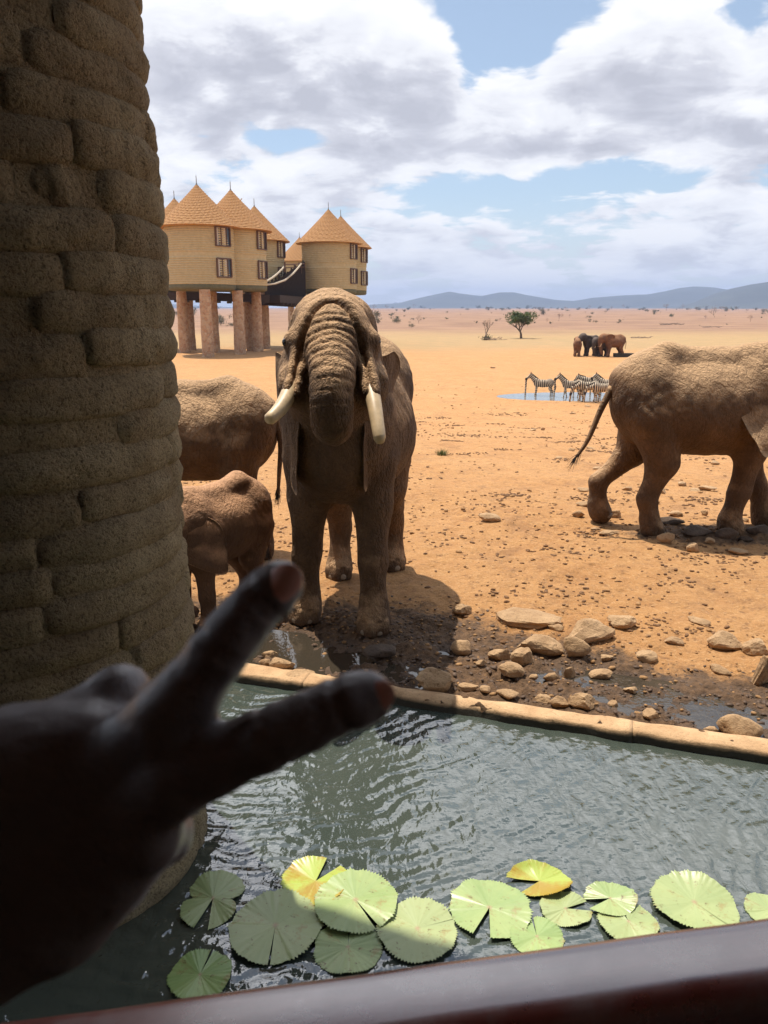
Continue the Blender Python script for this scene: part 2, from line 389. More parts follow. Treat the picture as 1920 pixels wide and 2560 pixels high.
def b_bag(T):
    v = wp(T); n = T.noise(v, 3.0, 6, .65)
    c = T.mix(T.ramp(n, [(.35, 0.), (.66, 1.)]), (.46, .345, .20), (.62, .49, .295))
    ob = T.n('ShaderNodeObjectInfo').outputs['Random']
    c = T.mix(T.m('MULTIPLY', ob, .3), c, (.25, .17, .11))
    gr = T.noise(v, 62, 5, .8); pit = vor(T, warp(T, v, 50, .02), 42)
    c = T.mix(T.ramp(gr, [(.38, .75), (.50, 0.)]), c, (.11, .078, .046))
    c = T.mix(T.ramp(T.noise(v, 1.3, 5, .7), [(.55, 0.), (.7, .3)]), c, (.12, .11, .075))
    h = T.m('ADD', T.m('MULTIPLY', gr, 1.1), T.m('MULTIPLY', T.noise(v, 22, 4, .6), 1.0))
    h = T.m('ADD', h, T.m('MULTIPLY', T.ramp(pit, [(0., 0.), (.35, 1.)]), .35))
    return P(T, c, .95, h, 1.0, .034, Specular_IOR_Level=.15)
M['bag'] = mat('sandbag_stucco', b_bag)
def b_water(T):
    p = wp(T)
    q = scl(T, p, (1.0, 1.0, 1.0))
    # rings spreading from the wall under the elephant plus small wind chop
    ctr = T.n('ShaderNodeVectorMath', {0: p, 1: (-.55, 6.4, 0)}, operation='SUBTRACT').outputs[0]
    ctr = warp(T, ctr, 1.4, .45)
    rings = T.n('ShaderNodeTexWave', {'Vector': ctr, 'Scale': 2.6, 'Distortion': 2.2, 'Detail': 2.0, 'Detail Scale': 2.0}, wave_type='RINGS', rings_direction='Z').outputs[0]
    n1 = T.noise(warp(T, scl(T, p, (1.5, .85, 1.0)), 2.0, .45), 3.6, 3, .5); n2 = T.noise(scl(T, p, (1.0, 1.6, 1.0)), 15, 3, .55); n3 = T.noise(p, 42, 2, .5)
    h = T.m('ADD', T.m('MULTIPLY', rings, .22), T.m('MULTIPLY', n1, 1.0))
    h = T.m('ADD', h, T.m('MULTIPLY', n2, .15)); h = T.m('ADD', h, T.m('MULTIPLY', n3, .03))
    c = T.mix(T.ramp(T.noise(p, .8, 4, .6), [(.35, 0.), (.65, 1.)]), (.052, .068, .056), (.078, .092, .074))
    return P(T, c, .02, h, 1.0, .026, IOR=2.2, Specular_IOR_Level=.5)
M['water'] = mat('pond_water', b_water)
M['puddle'] = mat('puddle_water', lambda T: P(T, (.050, .040, .028), .03, T.noise(wp(T), 9, 3, .6), .25, .01, IOR=1.8, Specular_IOR_Level=.5))
M['hole'] = mat('waterhole_water', lambda T: P(T, (.20, .20, .20), .10, T.noise(wp(T), 1.5, 3, .6), .12, .02, IOR=1.5, Specular_IOR_Level=1.0))
def b_wall(T):
    v = wp(T); n = T.noise(v, 5, 7, .65); n2 = T.noise(v, 45, 5, .7)
    c = T.mix(T.ramp(n, [(.35, 0.), (.65, 1.)]), (.50, .305, .155), (.66, .43, .235))
    c = T.mix(T.ramp(n2, [(.32, .5), (.45, 0.)]), c, (.20, .12, .06))
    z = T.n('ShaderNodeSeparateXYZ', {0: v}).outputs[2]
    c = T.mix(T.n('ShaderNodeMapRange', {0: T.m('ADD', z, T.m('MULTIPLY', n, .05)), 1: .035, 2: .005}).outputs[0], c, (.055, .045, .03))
    return P(T, c, .9, T.m('ADD', n, T.m('MULTIPLY', n2, .5)), .8, .02)
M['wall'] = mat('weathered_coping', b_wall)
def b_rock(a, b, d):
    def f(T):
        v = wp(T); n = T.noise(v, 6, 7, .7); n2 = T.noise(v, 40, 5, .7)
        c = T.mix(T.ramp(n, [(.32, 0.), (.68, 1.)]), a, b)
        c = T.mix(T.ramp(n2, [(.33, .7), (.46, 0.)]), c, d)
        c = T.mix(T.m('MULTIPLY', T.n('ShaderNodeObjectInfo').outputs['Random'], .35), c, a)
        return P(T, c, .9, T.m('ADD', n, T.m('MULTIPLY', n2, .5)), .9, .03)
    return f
M['rock'] = mat('sandy_rock', b_rock((.36, .215, .105), (.60, .395, .215), (.17, .10, .05)))
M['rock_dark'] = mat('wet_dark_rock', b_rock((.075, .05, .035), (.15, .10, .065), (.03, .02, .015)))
def b_stone(T):
    v = oc(T); w_ = warp(T, v, 2.5, .2)
    e = vor(T, w_, 3.0, 'DISTANCE_TO_EDGE'); cc = vor(T, w_, 3.0, 'F1', 1)
    g_ = T.n('ShaderNodeSeparateColor', {0: cc}).outputs[0]
    c = T.mix(g_, (.42, .23, .13), (.60, .42, .27))
    c = T.mix(T.ramp(e, [(0., 1.), (.05, 0.)]), c, (.60, .48, .36))
    return P(T, c, .9, T.ramp(e, [(0., 0.), (.12, 1.)]), .9, .08)
M['stone'] = mat('rubble_stone', b_stone)
M['mortar'] = m_simple('tower_plaster', (.50, .40, .225), .9, 3, .10, .4, .03)
M['base'] = m_simple('tower_base_olive', (.135, .125, .070), .9, 3, .15)
def b_shingle(T):
    v = T.n('ShaderNodeTexCoord').outputs['Object']; s = T.n('ShaderNodeSeparateXYZ', {0: v})
    a = T.m('MULTIPLY', T.m('ARCTAN2', s.outputs[1], s.outputs[0]), 14.0)
    q = T.n('ShaderNodeCombineXYZ', {0: a, 1: T.m('MULTIPLY', s.outputs[2], 4.4), 2: 0.0}).outputs[0]
    n = T.noise(q, 1.6, 3, .8)
    c = T.mix(T.ramp(n, [(.3, 0.), (.7, 1.)]), (.30, .135, .045), (.54, .29, .105))
    return P(T, c, .85, n, .5, .06)
M['shingle'] = mat('roof_shingle', b_shingle)
M['timber'] = m_simple('dark_timber', (.045, .032, .026), .8, 6, .3)
M['rope'] = m_simple('pale_rope', (.55, .47, .36), .9, 20, .15)
M['frame'] = m_simple('window_frame', (.12, .065, .04), .6, 10, .2)
M['glass'] = mat('window_glass', lambda T: P(T, (.05, .06, .075), .06, IOR=1.5))
M['curtain'] = m_simple('curtain', (.55, .50, .42), .9, 5, .1)
M['metal'] = m_simple('finial_metal', (.20, .18, .17), .5, 5, .1)
def b_leaf(a, b):
    def f(T):
        v = wp(T); n = T.noise(v, 1.7, 4, .6)
        return P(T, T.mix(T.ramp(n, [(.35, 0.), (.65, 1.)]), a, b), .7)
    return f
M['leaf'] = mat('acacia_leaf', b_leaf((.045, .075, .018), (.12, .16, .045)))
M['scrub'] = mat('dry_scrub', b_leaf((.11, .10, .055), (.20, .17, .10)))
M['scrub_green'] = mat('green_scrub', b_leaf((.045, .06, .025), (.09, .11, .045)))
M['bark'] = m_simple('bark', (.15, .105, .075), .9, 12, .3)
M['deadwood'] = m_simple('dead_wood', (.26, .19, .145), .9, 12, .3)
M['hill'] = m_simple('hill_scrub', (.060, .064, .048), .95, .004, .35)
def b_rail(T):
    v = oc(T); n = T.noise(scl(T, v, (1, 6, 6)), 4, 6, .7); d = T.noise(v, 9, 6, .75)
    c = T.mix(T.ramp(n, [(.35, 0.), (.7, 1.)]), (.11, .012, .010), (.20, .024, .018))
    c = T.mix(T.ramp(d, [(.52, 0.), (.68, .45)]), c, (.20, .13, .11))
    sc_ = T.ramp(T.noise(scl(T, v, (2, 60, 60)), 6, 3, .6), [(.68, 0.), (.74, .2)])
    c = T.mix(sc_, c, (.30, .20, .16))
    return P(T, c, T.m('ADD', .22, T.m('MULTIPLY', T.ramp(d, [(.4, 0.), (.7, 1.)]), .30)), n, .25, .003, Specular_IOR_Level=.9, Coat_Weight=1.0, Coat_Roughness=.24, Coat_IOR=2.1)
M['rail'] = mat('rail_paint', b_rail)
M['dark_wood'] = m_simple('dark_stained_wood', (.018, .010, .009), .55, 8, .3)
M['shelter'] = m_simple('shelter_timber', (.10, .065, .045), .8, 4, .25)
M['clod'] = m_simple('dirt_clod', (.36, .20, .085), .95, 30, .3, .6, .01)
M['dung'] = m_simple('dry_dung', (.20, .105, .048), .95, 30, .4, .6, .01)
M['mudclod'] = m_simple('mud', (.105, .062, .036), .7, 30, .5, .6, .01)
# ------------------------------------------------------------ terrain
WA = np.array([-1.17, 5.80]); WU = np.array([.9544, -.2986]); WN = np.array([.2986, .9544])
HOLE = (13.4, 52.2, 5.9, 2.8)
WATER_Z = -.060; PUD_Z = -.027
def wall_s(x, y): return (x - WA[0]) * WN[0] + (y - WA[1]) * WN[1]
def wall_t(x, y): return (x - WA[0]) * WU[0] + (y - WA[1]) * WU[1]
def mudness(x, y):
    s = wall_s(x, y); t = wall_t(x, y)
    edge = 1.55 + .35 * np.sin(t * 1.3) + .35 * vnoise(np.stack([x * 1.1, y * 1.1, x * 0], -1), 5)
    edge = edge + .25 * sstep(t, 1.8, 3.0) + .35 * sstep(-t, -1.2, .2)
    m = 1 - sstep(s, edge - .75, edge + .45)
    # trampled wet patch under the walking elephant
    r = np.sqrt(((x - 4.6) / 1.5) ** 2 + ((y - 9.9) / .55) ** 2)
    return np.maximum(m, .75 * (1 - sstep(r, .6, 1.2)))
def terrain(x, y, detail=True):
    x = np.asarray(x, float); y = np.asarray(y, float); s = wall_s(x, y)
    z = -2.8 * sstep(np.sqrt(x * x + y * y) + 0 * x, 9.5, 46)
    z = np.where(y < 0, 0, z)
    rr = np.sqrt(((x - HOLE[0]) / HOLE[2]) ** 2 + ((y - HOLE[1]) / HOLE[3]) ** 2)
    z = z - .14 * (1 - sstep(rr, .85, 1.10))
    if detail:
        o = np.zeros_like(x)
        z = z + .9 * sstep(y, 130, 500) * fbm(np.stack([x / 90, y / 90, o], -1), 3, 3)
        near = 1 - sstep(y, 25, 60)
        m = mudness(x, y)
        z = z + near * (.028 * fbm(np.stack([x * 1.2, y * 1.2, o], -1), 3, 8) + .013 * fbm(np.stack([x * 7, y * 7, o], -1), 4, 9))
        lump = fbm(np.stack([x * 5.5, y * 5.5, o], -1), 4, 21, .6)
        z = z + m * (.030 * lump + .026 * np.abs(vnoise(np.stack([x * 13, y * 13, o], -1), 4)) - .012)
        z = z - .036 * np.exp(-((s - .50) / .33) ** 2) * (s > 0) * (.7 + .6 * vnoise(np.stack([x * 1.4, y * 1.4, o], -1), 31))
        z = z + .10 * .5 * np.exp(-(((x - 4.7) / 1.0) ** 2 + ((y - 9.75) / .35) ** 2)) * (1 + .5 * lump)
        z = z - .05 * np.exp(-(((x - 3.1) / .6) ** 2 + ((y - 7.6) / .5) ** 2)) * 0
    return np.where(s < .04, -1.1, z)
def gp(px, py, unit=1.15727):
    """where the line of sight through a point of the 1659-wide picture meets the ground"""
    x, y, z = ray(px * unit, py * unit)
    t = 3.0
    while t < 9000:
        if CAMZ + t * z <= float(terrain(np.array([x * t]), np.array([y * t]), False)[0]) or (CAMZ + t * z <= 0 and False): break
        t *= 1.004
    return x * t, y * t, CAMZ + t * z
def gz(x, y): return float(terrain(np.array([x]), np.array([y]))[0])
def mpp(y): return 1.15727 / FPX * (y * .967 + .6)      # metres per unit of the 1659-wide picture at that distance

rad = [1.0]
while rad[-1] < 8200:
    r = rad[-1]; rad.append(r * (1.05 if r < 3.8 else 1.0055 if r < 13 else 1.011 if r < 60 else 1.035))
rad = np.array(rad)
ang = np.concatenate([np.linspace(-180, -36, 60, endpoint=False), np.linspace(-36, 36, 620), np.linspace(36, 180, 60, endpoint=False)[1:]])
A_, R_ = np.meshgrid(np.radians(ang), rad, indexing='ij')
GX, GY = R_ * np.sin(A_), R_ * np.cos(A_)
GZ = terrain(GX, GY)
na, nr = GX.shape
I_ = np.arange(na)[:, None] * nr + np.arange(nr - 1)[None, :]; J_ = ((np.arange(na) + 1) % na)[:, None] * nr + np.arange(nr - 1)[None, :]
Fg = np.stack([I_, J_, J_ + 1, I_ + 1], -1).reshape(-1, 4)[:, ::-1]
grd = mobj('ground', np.stack([GX, GY, GZ], -1).reshape(-1, 3), np.ascontiguousarray(Fg[:, ::-1]), M['ground'], kind='structure')
mm = mudness(GX, GY); ss = wall_s(GX, GY)
attr(grd, 'mud', (mm * (1 - sstep(GY, 14, 20))).ravel())
lowwet = 1 - sstep(GZ, -.045, .0)
rr = np.sqrt(((GX - HOLE[0]) / HOLE[2]) ** 2 + ((GY - HOLE[1]) / HOLE[3]) ** 2)
attr(grd, 'wet', np.clip(lowwet * (1 - sstep(ss, .7, 1.5)) + 0 * rr, 0, 1).ravel())

# pond, puddles, waterhole
def sheet(name, pts, z, m, **kw): return mobj(name, [(p[0], p[1], z) for p in pts], [tuple(range(len(pts)))], m, None, False, **kw)
def wpt(t, s): q = WA + WU * t + WN * s; return (q[0], q[1])
sheet('pond_water', [(-14, -3), (14, -3), wpt(14, .03), wpt(-11, .03)], WATER_Z, M['water'], kind='structure')
sheet('puddle_water', [wpt(-4, .19), wpt(9, .19), wpt(9, 1.0), wpt(-4, 1.0)], PUD_Z, M['puddle'], kind='structure')
sheet('waterhole', [(HOLE[0] + HOLE[2] * 1.25 * math.cos(a) , HOLE[1] + HOLE[3] * 1.25 * math.sin(a)) for a in np.linspace(0, 2 * math.pi, 48, endpoint=False)], -2.85, M['hole'], kind='structure')

# low coping wall between pond and mud: lengths of rendered coping with ragged edges
wallr = empty('pond_wall', (WA[0], WA[1], 0), label='low tan coping wall running along the far edge of the lily pond', cat='wall')
seg = [-4.2, -2.6, -.9, .55, 1.75, 3.05, 4.5, 6.2, 8]
for a, b in zip(seg[:-1], seg[1:]):
    ns = int((b - a) / .03); T_ = np.linspace(a + .0008, b - .0008, ns)
    # profile in (s, z): front face bottom -> front top -> back top -> back bottom
    prof = [(.0, -.9), (.0, -.12), (.002, -.02), (.006, .014), (.018, .024), (.075, .028), (.12, .030), (.165, .026), (.195, .016), (.203, -.01), (.205, -.3)]
    V = []
    for t in T_:
        e = vnoise(np.array([[t * 4, 0, 0]]), 40)[0] * .012 + vnoise(np.array([[t * 13, 0, 0]]), 41)[0] * .008
        chip = max(0, vnoise(np.array([[t * 2.2, 5, 0]]), 42)[0] - .35) * .06
        for i, (s, z) in enumerate(prof):
            f = 1 if i in (2, 3, 4) else .3 if i == 5 else (-.8 if i in (7, 8, 9) else 0)
            zz = z + .006 * vnoise(np.array([[t * 6, s * 20, 0]]), 43)[0] * (i > 1) - (chip * .5 if i in (3, 4) else 0)
            q = WA + WU * t + WN * (s + (e + chip) * f); V.append((q[0] - WA[0], q[1] - WA[1], zz))
    n = len(prof); F = [(i * n + j, (i + 1) * n + j, (i + 1) * n + j + 1, i * n + j + 1) for i in range(ns - 1) for j in range(n - 1)]
    F += [tuple(range(n)), tuple((ns - 1) * n + j for j in reversed(range(n)))]
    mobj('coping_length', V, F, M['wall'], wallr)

# hills: two ranges
def range_(name, R0, wd, prof, seed):
    azs = np.linspace(azel(prof[0][0], 600)[0], azel(prof[-1][0], 600)[0], 260); rs = np.linspace(R0 - wd, R0 + wd, 26)
    pa = [azel(p[0], p[1]) for p in prof]
    hh = np.interp(azs, [p[0] for p in pa], [math.tan(p[1]) * R0 + CAMZ + 2.8 for p in pa])
    k = np.exp(-((rs - R0) / (wd * .42)) ** 2)
    AA, RR = np.meshgrid(azs, rs, indexing='ij')
    n = fbm(np.stack([AA * 30, RR / 500, AA * 0], -1), 4, seed)
    Z = hh[:, None] * k[None, :] * (1 + .10 * n * (1 - k[None, :] * .8)) - 5.5
    X, Y = RR * np.sin(AA), RR * np.cos(AA)
    a, b = X.shape; I = np.arange(a - 1)[:, None] * b + np.arange(b - 1)[None, :]
    F = np.stack([I, I + 1, I + b + 1, I + b], -1).reshape(-1, 4)
    mobj(name, np.stack([X, Y, Z], -1).reshape(-1, 3), F, M['hill'], kind='structure')
range_('hills', 5600, 1000, [(700, 669), (760, 662), (800, 657), (860, 654), (905, 643), (945, 634), (970, 629), (1000, 634), (1040, 639), (1080, 631), (1110, 631), (1150, 639), (1200, 647), (1240, 649), (1280, 642), (1330, 638), (1400, 635), (1440, 627), (1470, 620), (1500, 617), (1540, 619), (1590, 627), (1640, 633), (1720, 640), (1850, 655), (2000, 668)], 5)
range_('hills', 4200, 700, [(1440, 668), (1500, 652), (1540, 634), (1580, 622), (1620, 613), (1660, 607), (1720, 600), (1800, 612), (1900, 640), (2050, 667)], 9)
range_('hills', 6600, 900, [(-200, 668), (0, 655), (150, 648), (300, 652), (400, 658), (520, 664), (640, 669)], 12)

# haze: one closed box of thin air round everything
hb = MB(); hb.box((0, 0, 92), (17400, 17400, 200)); hz = hb.build('haze', M['base'], kind='stuff')
hm = bpy.data.materials.new('haze_air'); hm.use_nodes = True; hm.node_tree.nodes.clear(); HT = NT(hm.node_tree)
ho = HT.n('ShaderNodeOutputMaterial'); hv = HT.n('ShaderNodeVolumePrincipled', {'Color': (.52, .66, 1.0, 1), 'Density': 1.5e-4})
hm.node_tree.links.new(hv.outputs[0], ho.inputs['Volume']); hz.data.materials[0] = hm

# ------------------------------------------------------------ sandbag column in the pond
CC = Vector((-1.90, 3.84)); CR = .82; CH = .163
def crad(z): return float(np.interp(z, [-.3, 1.2, 2.4, 2.7, 3.2, 3.9, 4.5, 6], [1.065, 1.045, 1.035, 1.05, 1.052, .995, .985, .97]))
col = empty('sandbag_column', (CC.x, CC.y, WATER_Z), label='huge round column of rough stucco-covered sandbags standing in the pond at the left', cat='column')
cb = MB(); cb.lathe([((CR - .026) * crad(q), q) for q in (-.9, 0, 1, 2, 3, 4, 5, 5.9)], 64); cb.build('core', M['bag'], col, True)
bagm = []
for v in range(9):
    span = R([46, 54, 62, 70, 80, 50, 58, 66, 86][v]); nu, nv = 34, 14; V = []; F = []
    for i in range(nu + 1):
        u = -1 + 2 * i / nu; a = u * span / 2
        e = (1 - abs(u) ** 16) ** .5            # blunt rounded ends
        nz = vnoise(np.array([[u * 2.2 + v * 9, 0, 0]]), 60)[0]
        hz_ = CH * .58 * (.74 + .26 * (1 - abs(u) ** 10)) * (1 + .06 * nz)
        for j in range(nv + 1):
            q = math.pi * (j / nv - .5)
            lump = vnoise(np.array([[u * 4 + v * 5, q * 1.2, v]]), 61)[0] * .012 + vnoise(np.array([[u * 11 + v * 5, q * 3, v]]), 62)[0] * .006
            rr_ = CR - .085 + (.092 + lump) * (math.cos(q) ** .42 if math.cos(q) > 1e-6 else 0) * (.62 + .38 * e)
            z = math.sin(q) * hz_ + .008 * vnoise(np.array([[u * 1.5 + v * 7, 3, 0]]), 63)[0]
            V.append((rr_ * math.cos(a), rr_ * math.sin(a), z))
    for i in range(nu):
        for j in range(nv): k = i * (nv + 1) + j; F.append((k, k + nv + 1, k + nv + 2, k + 1))
    F.append(tuple(range(nv, -1, -1))); F.append(tuple(nu * (nv + 1) + j for j in range(nv + 1)))
    o = mobj('bag', V, F, M['bag']); bagm.append((o.data, span)); bpy.data.objects.remove(o)
z = -.28; row = 0
while z < 5.75:
    a = rnd.uniform(0, 6.28); end = a + 2 * math.pi; ph = rnd.uniform(0, 6.28)
    while a < end - R(12):
        me, span = rnd.choice(bagm)
        sc_ = 1.0
        if a + span > end: sc_ = (end - a) / span
        o = bpy.data.objects.new('bag', me); C.objects.link(o); o.parent = col
        wob = .011 * math.sin(a * 2 + ph) + rnd.uniform(-.006, .006)
        o.location = (0, 0, z + wob)
        taper = crad(z) + rnd.uniform(-.010, .010)
        o.rotation_euler = (rnd.uniform(-.02, .02), rnd.uniform(-.012, .012), a + span * sc_ / 2)
        o.scale = (taper, taper * (1 if sc_ == 1 else sc_ * 1.0), rnd.uniform(.97, 1.08))
        a += span * sc_ * .972
    z += CH * rnd.uniform(.93, 1.04); row += 1

# lodge shelter over the camera (its eave shades the near lilies) and the painted rail
sh = empty('viewing_shelter', (0, 0, 1.2), label='dark timber viewing shelter roof and deck over the near side of the pond', cat='shelter')
b = MB(); E0 = Vector((-.427 - 1.87, 3.36 + 2.38)); ed = Vector((.936, -.352))
rp = [E0 - ed * 7, E0 + ed * 11, Vector((9, -5)), Vector((-9, -5))]
b.add([(p.x, p.y, 8.5 - 1.2) for p in rp] + [(p.x, p.y, 8.8 - 1.2) for p in rp], [(3,2,1,0),(4,5,6,7),(0,1,5,4),(1,2,6,5),(2,3,7,6),(3,0,4,7)])
b.build('roof', M['shelter'], sh)
b = MB(); b.box((0, -1.9, .10), (12, 4.7, .12)); b.build('deck', M['shelter'], sh)
b = MB(); b.box((0, -4.0, 3.6), (13, .15, 7.2)); b.build('unseen_back_wall', M['shelter'], sh)  # unseen wall behind the camera, added to cut the ambient light
b = MB(); b.box((-6, -1.8, 3.6), (.15, 4.2, 7.1)); b.build('side_wall', M['shelter'], sh); b = MB(); b.box((6, -1.8, 3.6), (.15, 4.2, 7.1)); b.build('side_wall', M['shelter'], sh)
# rail
ra = math.atan2(.115, .69)
rail = empty('deck_railing', (.02, .560, 2.31), ra, label='dark red painted timber handrail blurred across the bottom foreground', cat='railing')
prof = []
for (cx, cz, q0) in ((.018, -.024, 0), (-.022, -.024, 90), (-.022, -.040, 180), (.018, -.040, 270)):
    for q in range(0, 91, 15): prof.append((cx + .026 * math.cos(R(q0 + q)), cz + .024 * math.sin(R(q0 + q))))
V = []; xs = np.linspace(-2.2, 2.2, 60)
for x in xs: V += [(x, y + .0006 * math.sin(x * 31), z) for y, z in prof]
n = len(prof); F = [(i * n + j, i * n + (j + 1) % n, (i + 1) * n + (j + 1) % n, (i + 1) * n + j) for i in range(len(xs) - 1) for j in range(n)] + [tuple(reversed(range(n))), tuple((len(xs) - 1) * n + j for j in range(n))]
mobj('handrail', V, [f[::-1] for f in F], M['rail'], rail)
b = MB(); b.box((0, -.012, -.50), (4.4, .03, .86)); b.build('boarding', M['dark_wood'], rail)
# ------------------------------------------------------------ round lodge towers on stone pillars
GZL = -2.8
def cr1(x, y): return (380 + x * .3617, 420 + y * .3617)
def at_y(sx, sy, Y):
    x, y, z = ray(sx, sy); t = Y / y; return Vector((x * t, Y, CAMZ + z * t))
ZB, ZR, ZE, ZA, ZF = 7.65, 8.35, 15.0, 19.75, 20.7
def tower_mesh():
    RW = 4.08
    prof = [(RW - .9, ZR)]
    z = ZR; i = 0
    prof = [(RW, ZR)]
    zz = ZR
    while zz < ZE - .05:
        smooth = 11.45 < zz < 11.95
        for q in (.0, .25, .5, .75):
            prof.append((RW + (.0 if smooth else .075 * math.sin(math.pi * q) ** .6 if q else -.02), zz + .26 * q))
        zz += .26
    prof.append((RW, ZE + .15))
    b = MB(); b.lathe(prof, 72, f=lambda q, z: .025 * math.sin(q * 9 + z * 1.7)); wl = b.build('wall', M['mortar'], None, True).data
    b = MB(); b.lathe([(0.01, ZB), (RW - .35, ZB), (RW - .02, ZB + .12), (RW + .02, ZR - .02), (RW - .05, ZR + .01)], 72); bs = b.build('base_ring', M['base'], None, True).data
    b = MB(); RE = 4.95; nc = 24; pr = [(0.02, ZE + .1), (RE - .15, ZE - .12), (RE, ZE - .1)]
    for i in range(nc):
        f0, f1 = i / nc, (i + 1) / nc
        def rr(f): return RE * (1 - f) ** 1.06 + .10 * f
        pr.append((rr(f0) + .02, ZE - .1 + (ZA - ZE + .1) * f0 + .10)); pr.append((rr(f1) + .05, ZE - .1 + (ZA - ZE + .1) * f1))
    b.lathe(pr, 72, f=lambda q, z: .035 * math.sin(q * 31 + z * 9.3) * min(1, (ZA - z) / 2)); rf = b.build('roof', M['shingle'], None).data
    b = MB(); b.lathe([(.32, ZA - .35), (.16, ZA), (.05, ZA + .25), (.04, ZF), (.001, ZF + .25)], 12); fi = b.build('finial', M['metal'], None).data
    # window faces +X, centre at origin
    wd_, ht = 2.2, 2.1
    b = MB()
    for (y, z, sy, sz) in ((0, ht/2, wd_, .14), (0, -ht/2, wd_, .14), (-wd_/2, 0, .14, ht), (wd_/2, 0, .14, ht), (-.32, 0, .09, ht), (.5, 0, .09, ht)): b.box((.03, y, z), (.22, sy, sz))
    fr = b.build('window', M['frame'], None).data
    b = MB(); b.box((-.02, 0, 0), (.05, wd_ - .1, ht - .1)); pa = b.build('pane', M['glass'], None).data
    b = MB()
    for y0, y1 in ((.10, .46), (-.95, -.70)):
        for k in range(4):
            yy = y0 + (y1 - y0) * k / 4; b.box((.022 + .006 * (k % 2), yy, 0), (.03, (y1 - y0) / 4 - .01, ht - .16))
    cu = b.build('curtain', M['curtain'], None).data
    for o in list(bpy.data.objects):
        if o.type == 'MESH' and o.data in (wl, bs, rf, fi, fr, pa, cu): bpy.data.objects.remove(o)
    return RW, wl, bs, rf, fi, fr, pa, cu
RW, wl, bs, rf, fi, fr, pa, cu = tower_mesh()
def pillar_mesh(r, h):
    b = MB(); n = 26
    pr = [(r * (1.12 - .12 * i / n), h * i / n - .1) for i in range(n + 1)]
    b.lathe(pr, 28, f=lambda q, z: .05 * math.sin(q * 7 + z * 5) * math.sin(z * 3.1 + q * 3)); o = b.build('pillar', M['stone'], None, True); me = o.data; bpy.data.objects.remove(o); return me
pil = pillar_mesh(.63, ZB + .15)
towers = []
def tower(apx, Y, wang, pillars, label, s=1.0, wins=True):
    sx, sy = cr1(*apx); P0 = at_y(sx, sy, Y)
    r = empty('lodge_tower', (P0.x, Y, GZL), label=label, cat='building')
    for nm, me in (('wall', wl), ('base_ring', bs), ('roof', rf)):
        o = link(nm, me, r); o.scale = (s, s, 1); o.rotation_euler = (0, 0, Y)
        if nm == 'roof': link('finial', fi, o)
    if wins:
        face = math.atan2(-Y, -P0.x) + R(wang)      # anticlockwise seen from above = to the right in the picture
        for z in (13.75, 10.25):
            o = link('window', fr, r); o.location = (math.cos(face) * RW * s, math.sin(face) * RW * s, z); o.rotation_euler = (0, 0, face)
            link('pane', pa, o); link('curtain', cu, o)
    for p in pillars:
        if isinstance(p, tuple) and len(p) == 2:
            g_ = gp(*[q / 1.15727 for q in cr1(*p)]); lx, ly = g_[0] - P0.x, g_[1] - Y
        else: lx, ly = p[0], p[1]
        o = link('pillar', pil, r); o.location = (lx, ly, 0); o.rotation_euler = (0, 0, rnd.uniform(0, 6))
    towers.append(r); return P0
tower((308, 125), 99.5, 41, [(390, 1308), (228, 1278), (434, 1277)], 'nearest round tower with pointed shingle roof on stone pillars beside the sandbag column')
tower((545, 210), 104, 60, [(610, 1288), (690, 1262)], 'second round tower, half hidden behind the nearest one, pale rod down its roof')
tower((710, 358), 120, 62, [(655, 1247), (785, 1250), (735, 1268)], 'round tower rising behind the second, left of the dark rope walkway')
tower((157, 268), 112, 60, [(1.5, -2, 0), (-2.4, 0, 0)], 'far left round tower mostly covered by the sandbag column')
tower((1220, 345), 124, 64, [(-1.9, -1.2, 0), (2.1, -.8, 0), (.3, 2.2, 0)], 'front round tower of the right pair above the big elephant head')
tower((1305, 390), 133, 64, [(1.2, -2, 0), (-2, 1, 0)], 'rear round tower of the right pair, its roof ending the row')
tower((1020, 520), 172, 60, [(0, -2, 0), (-2.3, 1, 0), (2.3, 1, 0)], 'distant round tower showing only its roof behind the rope walkway')
b = MB(); o = towers[1]; b.tube([(0, 0, 0), (0, -.1, 3.0)], .09, 6)
# lightning strip on the second roof
d = b.build('roof_strip', M['curtain'], o.children[2]); face = math.atan2(-o.location.y, -o.location.x)
d.location = (math.cos(face) * .65, math.sin(face) * .65, ZA - .55)
b2 = MB(); b2.tube([(math.cos(face) * 0, math.sin(face) * 0, 0), (math.cos(face) * 2.9, math.sin(face) * 2.9, -2.75)], .07, 6)
bpy.data.meshes.remove(d.data); d = b2.build('roof_strip', M['curtain'], o.children[2]); d.location = (math.cos(face) * .55, math.sin(face) * .55, ZA - .3)
# dark walkway with rope rails between the left and right groups
wk = empty('rope_walkway', (-28, 108, GZL), label='dark timber walkway with pale ropes linking the round towers', cat='walkway')
O = wk.location
def wpnt(cx, cy, Y): return at_y(*cr1(cx, cy), Y) - O
b = MB()
pts = [wpnt(60, 885, 106), wpnt(420, 890, 107), wpnt(790, 905, 109), wpnt(1070, 925, 122)]
for a, c in zip(pts[:-1], pts[1:]):
    dv = c - a; L = dv.length; rot = Matrix.Rotation(math.atan2(dv.y, dv.x), 3, 'Z') @ Matrix.Rotation(-math.asin(dv.z / L), 3, 'Y')
    b.box((a + c) / 2, (L + .3, 4.2, 1.0), rot)
    for k in range(int(L / 1.2)):
        q = a + dv * (k + .5) / int(L / 1.2); b.box(q + Vector((0, 0, -.62)), (.22, 4.6, .3), rot)
b.build('platform', M['timber'], wk)
b = MB(); ropeA = []; ropeB = []
